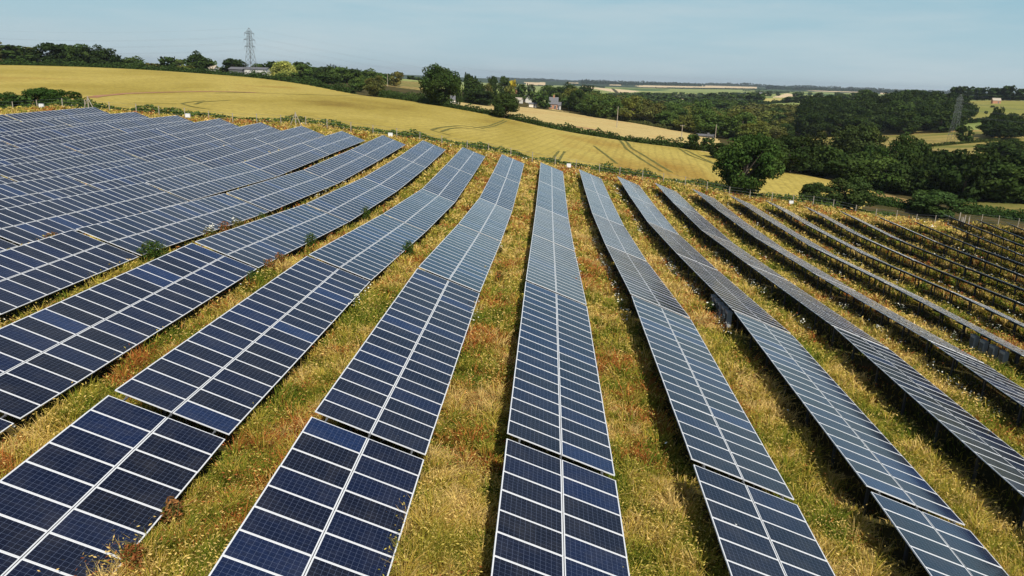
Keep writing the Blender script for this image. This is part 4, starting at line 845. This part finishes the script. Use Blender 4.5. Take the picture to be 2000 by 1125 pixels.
for q in range(26):
    px_ = random.uniform(1215, 1690); X, Y = ground_at(px_, random.uniform(186, 192)); tree(X, Y, random.uniform(7, 12), random.uniform(12, 22), 'r%d' % random.randrange(5), DK, 'scattered dark tree standing among the pale farmland fields', 'farmland trees')
SPEC.sort(key=lambda q: -q[0]); TOP = sorted(SPEC[:298], key=lambda q: q[1])
for q in TOP: make_tree(*q[2])
far_crown = crown_mesh('crown', 26, 420, .26, 900, spread=1.1); fv = np.empty(len(far_crown.vertices)*3, np.float32); far_crown.vertices.foreach_get('co', fv); fv = fv.reshape(-1, 3)
fc = np.empty(len(far_crown.vertices)*4, np.float32); far_crown.color_attributes['tone'].data.foreach_get('color', fc); fc = fc.reshape(-1, 4)[:, :3]; VV = []; CC = []
for q in SPEC[298:]:
    X, Y, hgt, wid, kind, tone, *_r = q[2]; gz, rz = q[2][11], q[2][12]; c_, s_ = math.cos(rz), math.sin(rz)
    VV.append(np.stack([X+(fv[:, 0]*c_-fv[:, 1]*s_)*wid/1.9, Y+(fv[:, 0]*s_+fv[:, 1]*c_)*wid/1.9, gz+Z0+fv[:, 2]*hgt/1.93], 1)); CC.append(fc*np.array(tone))
VV = np.concatenate(VV)
tag(link('distant_trees', np_mesh('distant_trees', VV, np.arange(len(VV)).reshape(-1, 4), np.concatenate(CC)), None, M['leaf']), 'small distant trees massed over the wooded valley and farmland', 'trees', kind='stuff')
print('trees', NT[0], len(SPEC))

# ------------------------------------------------------------------ pylons, wires, poles
def pylon(cx, top, Y, yaw, lab, foot=5.4, wmul=1.0):
    p = at(cx, top, Y); gz = g(p[0], p[1]); H = p[2]-gz; root = empty('pylon', p[0], p[1], gz, yaw); tag(root, lab, 'pylon', None)
    hw = lambda z: (foot/2)*(1-z/(H*.62))+1.05*(z/(H*.62)) if z < H*.62 else 1.05-(z-H*.62)/(H*.32)*.35 if z < H*.94 else .7*(1-(z-H*.94)/(H*.06))+.05
    lv = [0, .16, .30, .42, .52, .62, .69, .76, .83, .885, .94, 1.0]; lv = [a*H for a in lv]; s = .085*wmul; b = MB()
    cs = [(-1, -1), (1, -1), (1, 1), (-1, 1)]
    for z0, z1 in zip(lv, lv[1:]):
        a, c = hw(z0), hw(z1)
        for i in range(4):
            x0, y0 = cs[i]; x1, y1 = cs[(i+1) % 4]
            b.bar((x0*a, y0*a, z0), (x0*c, y0*c, z1), s*1.3, n=4, cap=False)
            b.bar((x0*a, y0*a, z0), (x1*c, y1*c, z1), s*.75, n=4, cap=False); b.bar((x1*a, y1*a, z0), (x0*c, y0*c, z1), s*.75, n=4, cap=False)
            b.bar((x0*c, y0*c, z1), (x1*c, y1*c, z1), s*.7, n=4, cap=False)
    b.build('lattice_tower', M['pylon'], root); tips = []
    for z, ln in ((.62*H, 3.6), (.755*H, 3.9), (.885*H, 3.3)):
        c = MB()
        for sg in (-1, 1):
            tip = (sg*ln, 0, z+.25); tips.append(Matrix.Translation((p[0], p[1], gz+Z0))@Matrix.Rotation(yaw, 4, 'Z')@Vector((sg*ln, 0, z-1.3)))
            for yy in (-.9, .9): c.bar((sg*.8, yy, z), tip, s*.9, n=4, cap=False); c.bar((sg*.8, yy, z+1.2), tip, s*.7, n=4, cap=False)
            c.bar((sg*ln*.5, -.4, z+.1), (sg*ln*.5, .4, z+.1), s*.5, n=4)
        c.build('crossarm', M['pylon'], root)
        for sg in (-1, 1):
            q = MB()
            for kx in range(5): q.bar((sg*ln, 0, z+.2-kx*.28), (sg*ln, 0, z+.05-kx*.28), .13, .09, 6)
            q.bar((sg*ln, 0, z+.25), (sg*ln, 0, z-1.3), .03, n=4); q.build('insulator', M['slate'], root)
    return root, [t for t in tips], Matrix.Translation((p[0], p[1], gz+Z0))@Vector((0, 0, H))
p1, t1, top1 = pylon(486, 54.5, 402, R_(68), 'tall grey lattice pylon on the left skyline beside the white barn')
p2, t2, top2 = pylon(1877, 184, 412, R_(35), 'grey lattice pylon in front of the dark wood at right', 3.8, .55)
def catenary(a, b, sag, n=26):
    return [a.lerp(b, i/n)+Vector((0, 0, -4*sag*(i/n)*(1-i/n))) for i in range(n+1)]
wr = MB(); dirn = Vector((-300, 40, 4)); 
for t_ in t1+[top1]:
    for tgt, sg in ((t_+dirn, 7), (t_+Vector((330, 245, -26)), 8)):
        c = catenary(t_, tgt, sg)
        for a, b in zip(c, c[1:]): wr.bar(a, b, .013, n=3, cap=False)
tag(wr.build('power_lines', M['wire']), 'thin sagging power lines strung from the left pylon across the sky', 'power lines')
wr = MB()
for t_ in t2+[top2]:
    for tgt, sg in ((t_+Vector((260, 60, 6)), 7),):
        c = catenary(t_, tgt, sg)
        for a, b in zip(c, c[1:]): wr.bar(a, b, .02, n=3, cap=False)
tag(wr.build('power_lines', M['wire']), 'thin power lines leaving the right pylon towards the right edge', 'power lines')
def pole(bx, by, ty, Y, lab, arm=0, hmin=None, tx=None):
    p = at(bx, by, Y); q = at(tx or bx, ty, Y); gz = g(p[0], p[1]); h = q[2]-gz; root = empty('utility_pole', p[0], p[1], gz); tag(root, lab, 'utility pole')
    b = MB(); b.bar((0, 0, -.4), (0, 0, h), .16, .12, 8); b.build('pole', M['wood'], root)
    if arm: b = MB(); b.box((0, 0, h-.25), (arm, .1, .12)); b.build('crossarm', M['wood'], root); b = MB(); [b.bar((s*arm*.42, 0, h-.2), (s*arm*.42, 0, h+.1), .06, .04, 6) for s in (-1, 0, 1)]; b.build('insulator', M['slate'], root)
    return Vector((p[0], p[1], gz+Z0+h-.1))
q1 = pole(956, 194, 172, 440, 'wooden pole before the dark village trees, left of the smaller oak')
q2 = pole(1205, 242, 208, 330, 'wooden pole standing in the pale stubble, nearest the middle')
q3 = pole(1330, 278, 244, 300, 'wooden pole with a pale crossarm at the right end of the stubble', 1.8)
q4 = pole(1397, 268, 243, 338, 'wooden pole beside the grey roof at the stubble corner')
q5 = pole(1577, 318, 291, 226, 'pale slightly leaning pole before the loose dark tree')
q6 = pole(1857, 374, 331, 196, 'bare grey pole before the dark trees at right')
q7 = pole(757, 166, 144, 470, 'pale pole on the rough field behind the brown-green round tree')
wr = MB()
for a_, b_ in ((q1, q2), (q2, q3), (q3, q5), (q4, q5)):
    c = catenary(a_, b_, 1.5, 12)
    for a, b in zip(c, c[1:]): wr.bar(a, b, .018, n=3, cap=False)
tag(wr.build('telephone_wires', M['wire']), 'thin wires strung between the wooden poles', 'wires')

# ------------------------------------------------------------------ houses and barns
def house(name, cat, lab, px, py, Y, w_, d_, h_, rh, yaw, wall, roof, windows=3, chimneys=(), storeys=1, ground_py=True, extras=None):
    p = at(px, py, Y); gz = g(p[0], p[1]); root = empty(name, p[0], p[1], gz, yaw); tag(root, lab, cat)
    b = MB(); b.box((0, 0, h_/2-.3), (w_, d_, h_+.6)); b.add([(-w_/2, -d_/2, h_), (-w_/2, d_/2, h_), (-w_/2, 0, h_+rh)], [(0, 1, 2)]); b.add([(w_/2, -d_/2, h_), (w_/2, d_/2, h_), (w_/2, 0, h_+rh)], [(0, 1, 2)]); b.build('wall', wall, root)
    r = MB(); e = .35
    for s in (-1, 1):
        vs = [(-w_/2-e, s*(d_/2+e), h_-e*rh/(d_/2)), (w_/2+e, s*(d_/2+e), h_-e*rh/(d_/2)), (w_/2+e, 0, h_+rh+.02), (-w_/2-e, 0, h_+rh+.02)]
        r.add([(x_, y_, z_+.03) for x_, y_, z_ in vs]+[(x_, y_, z_+.22) for x_, y_, z_ in vs], [(0, 1, 2, 3), (7, 6, 5, 4), (0, 4, 5, 1), (1, 5, 6, 2), (3, 2, 6, 7), (0, 3, 7, 4)])
    ro_ = r.build('roof', roof, root)
    for cx_ in chimneys:
        c = MB(); c.box((cx_*w_/2, 0, h_+rh+.5), (.8, .6, 1.8)); c.box((cx_*w_/2, 0, h_+rh+1.45), (.95, .75, .12)); c.bar((cx_*w_/2, 0, h_+rh+1.45), (cx_*w_/2, 0, h_+rh+1.85), .14, n=8); c.build('chimney', M['brick'], root)
    for st in range(storeys):
        for i in range(windows):
            for s in (-1,):
                xx = -w_/2+(i+.5)*w_/windows; zz = 1.5+st*2.6; f = MB(); f.box((xx, s*(d_/2+.02), zz), (1.15, .1, 1.3)); fo = f.build('window', M['white'], root)
                q = MB(); q.box((xx-.27, s*(d_/2+.07), zz), (.46, .04, 1.1)); q.box((xx+.27, s*(d_/2+.07), zz), (.46, .04, 1.1)); q.build('pane', M['glass'], fo)
    q = MB(); q.box((w_*.22, -d_/2-.03, 1.0), (1.0, .08, 2.05)); q.build('door', M['slate'], root)
    return root
house('barn', 'barn', 'long low white sided barn with grey roof behind the pylon', 504, 148, 425, 12, 7, 4.0, .9, R_(-4), M['shed'], M['slate'], 0)
house('barn', 'barn', 'grey shed roof at the left foot of the pylon', 466, 145, 430, 8, 6, 3.4, 1.0, R_(-8), M['slate'], M['slate'], 0)
house('barn', 'barn', 'pale tan shed roofs, left one of a pair beyond the hedge', 401, 143, 424, 5, 5, 3.2, 1.5, R_(20), M['shed'], M['tile'], 0)
house('barn', 'barn', 'pale tan shed roofs, right one of a pair beyond the hedge', 414, 144, 426, 6, 5, 3.2, 1.6, R_(-10), M['shed'], M['tile'], 0)
house('cottage', 'cottage', 'orange brick cottage with steep slate roof and tall chimney beside the stubble', 1081, 210, 486, 5.2, 5, 3.2, 3.6, R_(-6), M['brick'], M['slate'], 2, (.0,))
house('annexe', 'house wing', 'white rendered wing with grey roof on the right of the cottage', 1089, 211, 487, 4.0, 4.4, 2.6, 1.6, R_(-6), M['render_w'], M['slate'], 1)
house('garage', 'garage', 'white flat garage left of the round green tree by the stubble', 1041, 206, 478, 4.4, 4, 1.9, .5, R_(-6), M['render_w'], M['slate'], 0)
house('house', 'house', 'white gabled house with orange walls in the village', 1034, 195, 520, 5, 4.2, 2.2, 2.2, R_(78), M['render_w'], M['slate'], 1, (.3,))
house('house', 'house', 'brown brick house with long grey roof left of the white gable', 1021, 196, 524, 6, 4.6, 2.0, 1.9, R_(-5), M['brick'], M['slate'], 3, (-.7,))
house('house', 'house', 'low pale house with tan roof at the left of the village', 1012, 200, 500, 5, 4, 1.7, 1.4, R_(-20), M['render_w'], M['tile'], 2)
house('house', 'house', 'tall pink brick house end with two chimneys behind the smaller oak', 1003, 189, 530, 4, 5, 6.6, 1.8, R_(80), M['brick'], M['slate'], 1, (-.4, .4), 2)
house('house', 'house', 'white house glimpsed through the right side of the very large oak', 887, 178, 380, 4, 4, 2.0, 1.5, R_(15), M['render_w'], M['slate'], 2)
house('barn', 'barn', 'long dark grey farm roof at the lower corner of the stubble', 1378, 262, 342, 7, 4, .6, .5, R_(-20), M['slate'], M['slate'], 0)
house('barn', 'barn', 'pinkish hut among the hillside pasture at the far right', 1945, 199, 800, 7, 5, 3, 2, R_(-10), M['brick'], M['tile'], 0)
house('house', 'house', 'tiny white farmhouse on the pale farmland right of centre', 1483, 184, 2100, 16, 9, 5, 4, R_(10), M['render_w'], M['slate'], 3)
for a, lab in ((at(1207.5, 183.5, 2300), None),):
    pass
# straight lane between the far straw fields
ribbons('lane', [(XYg([(1196,173),(1201,177),(1208,183)]), 12)], M['ground'], lift=.4)
# drop anything wholly outside the picture or hidden behind the camera
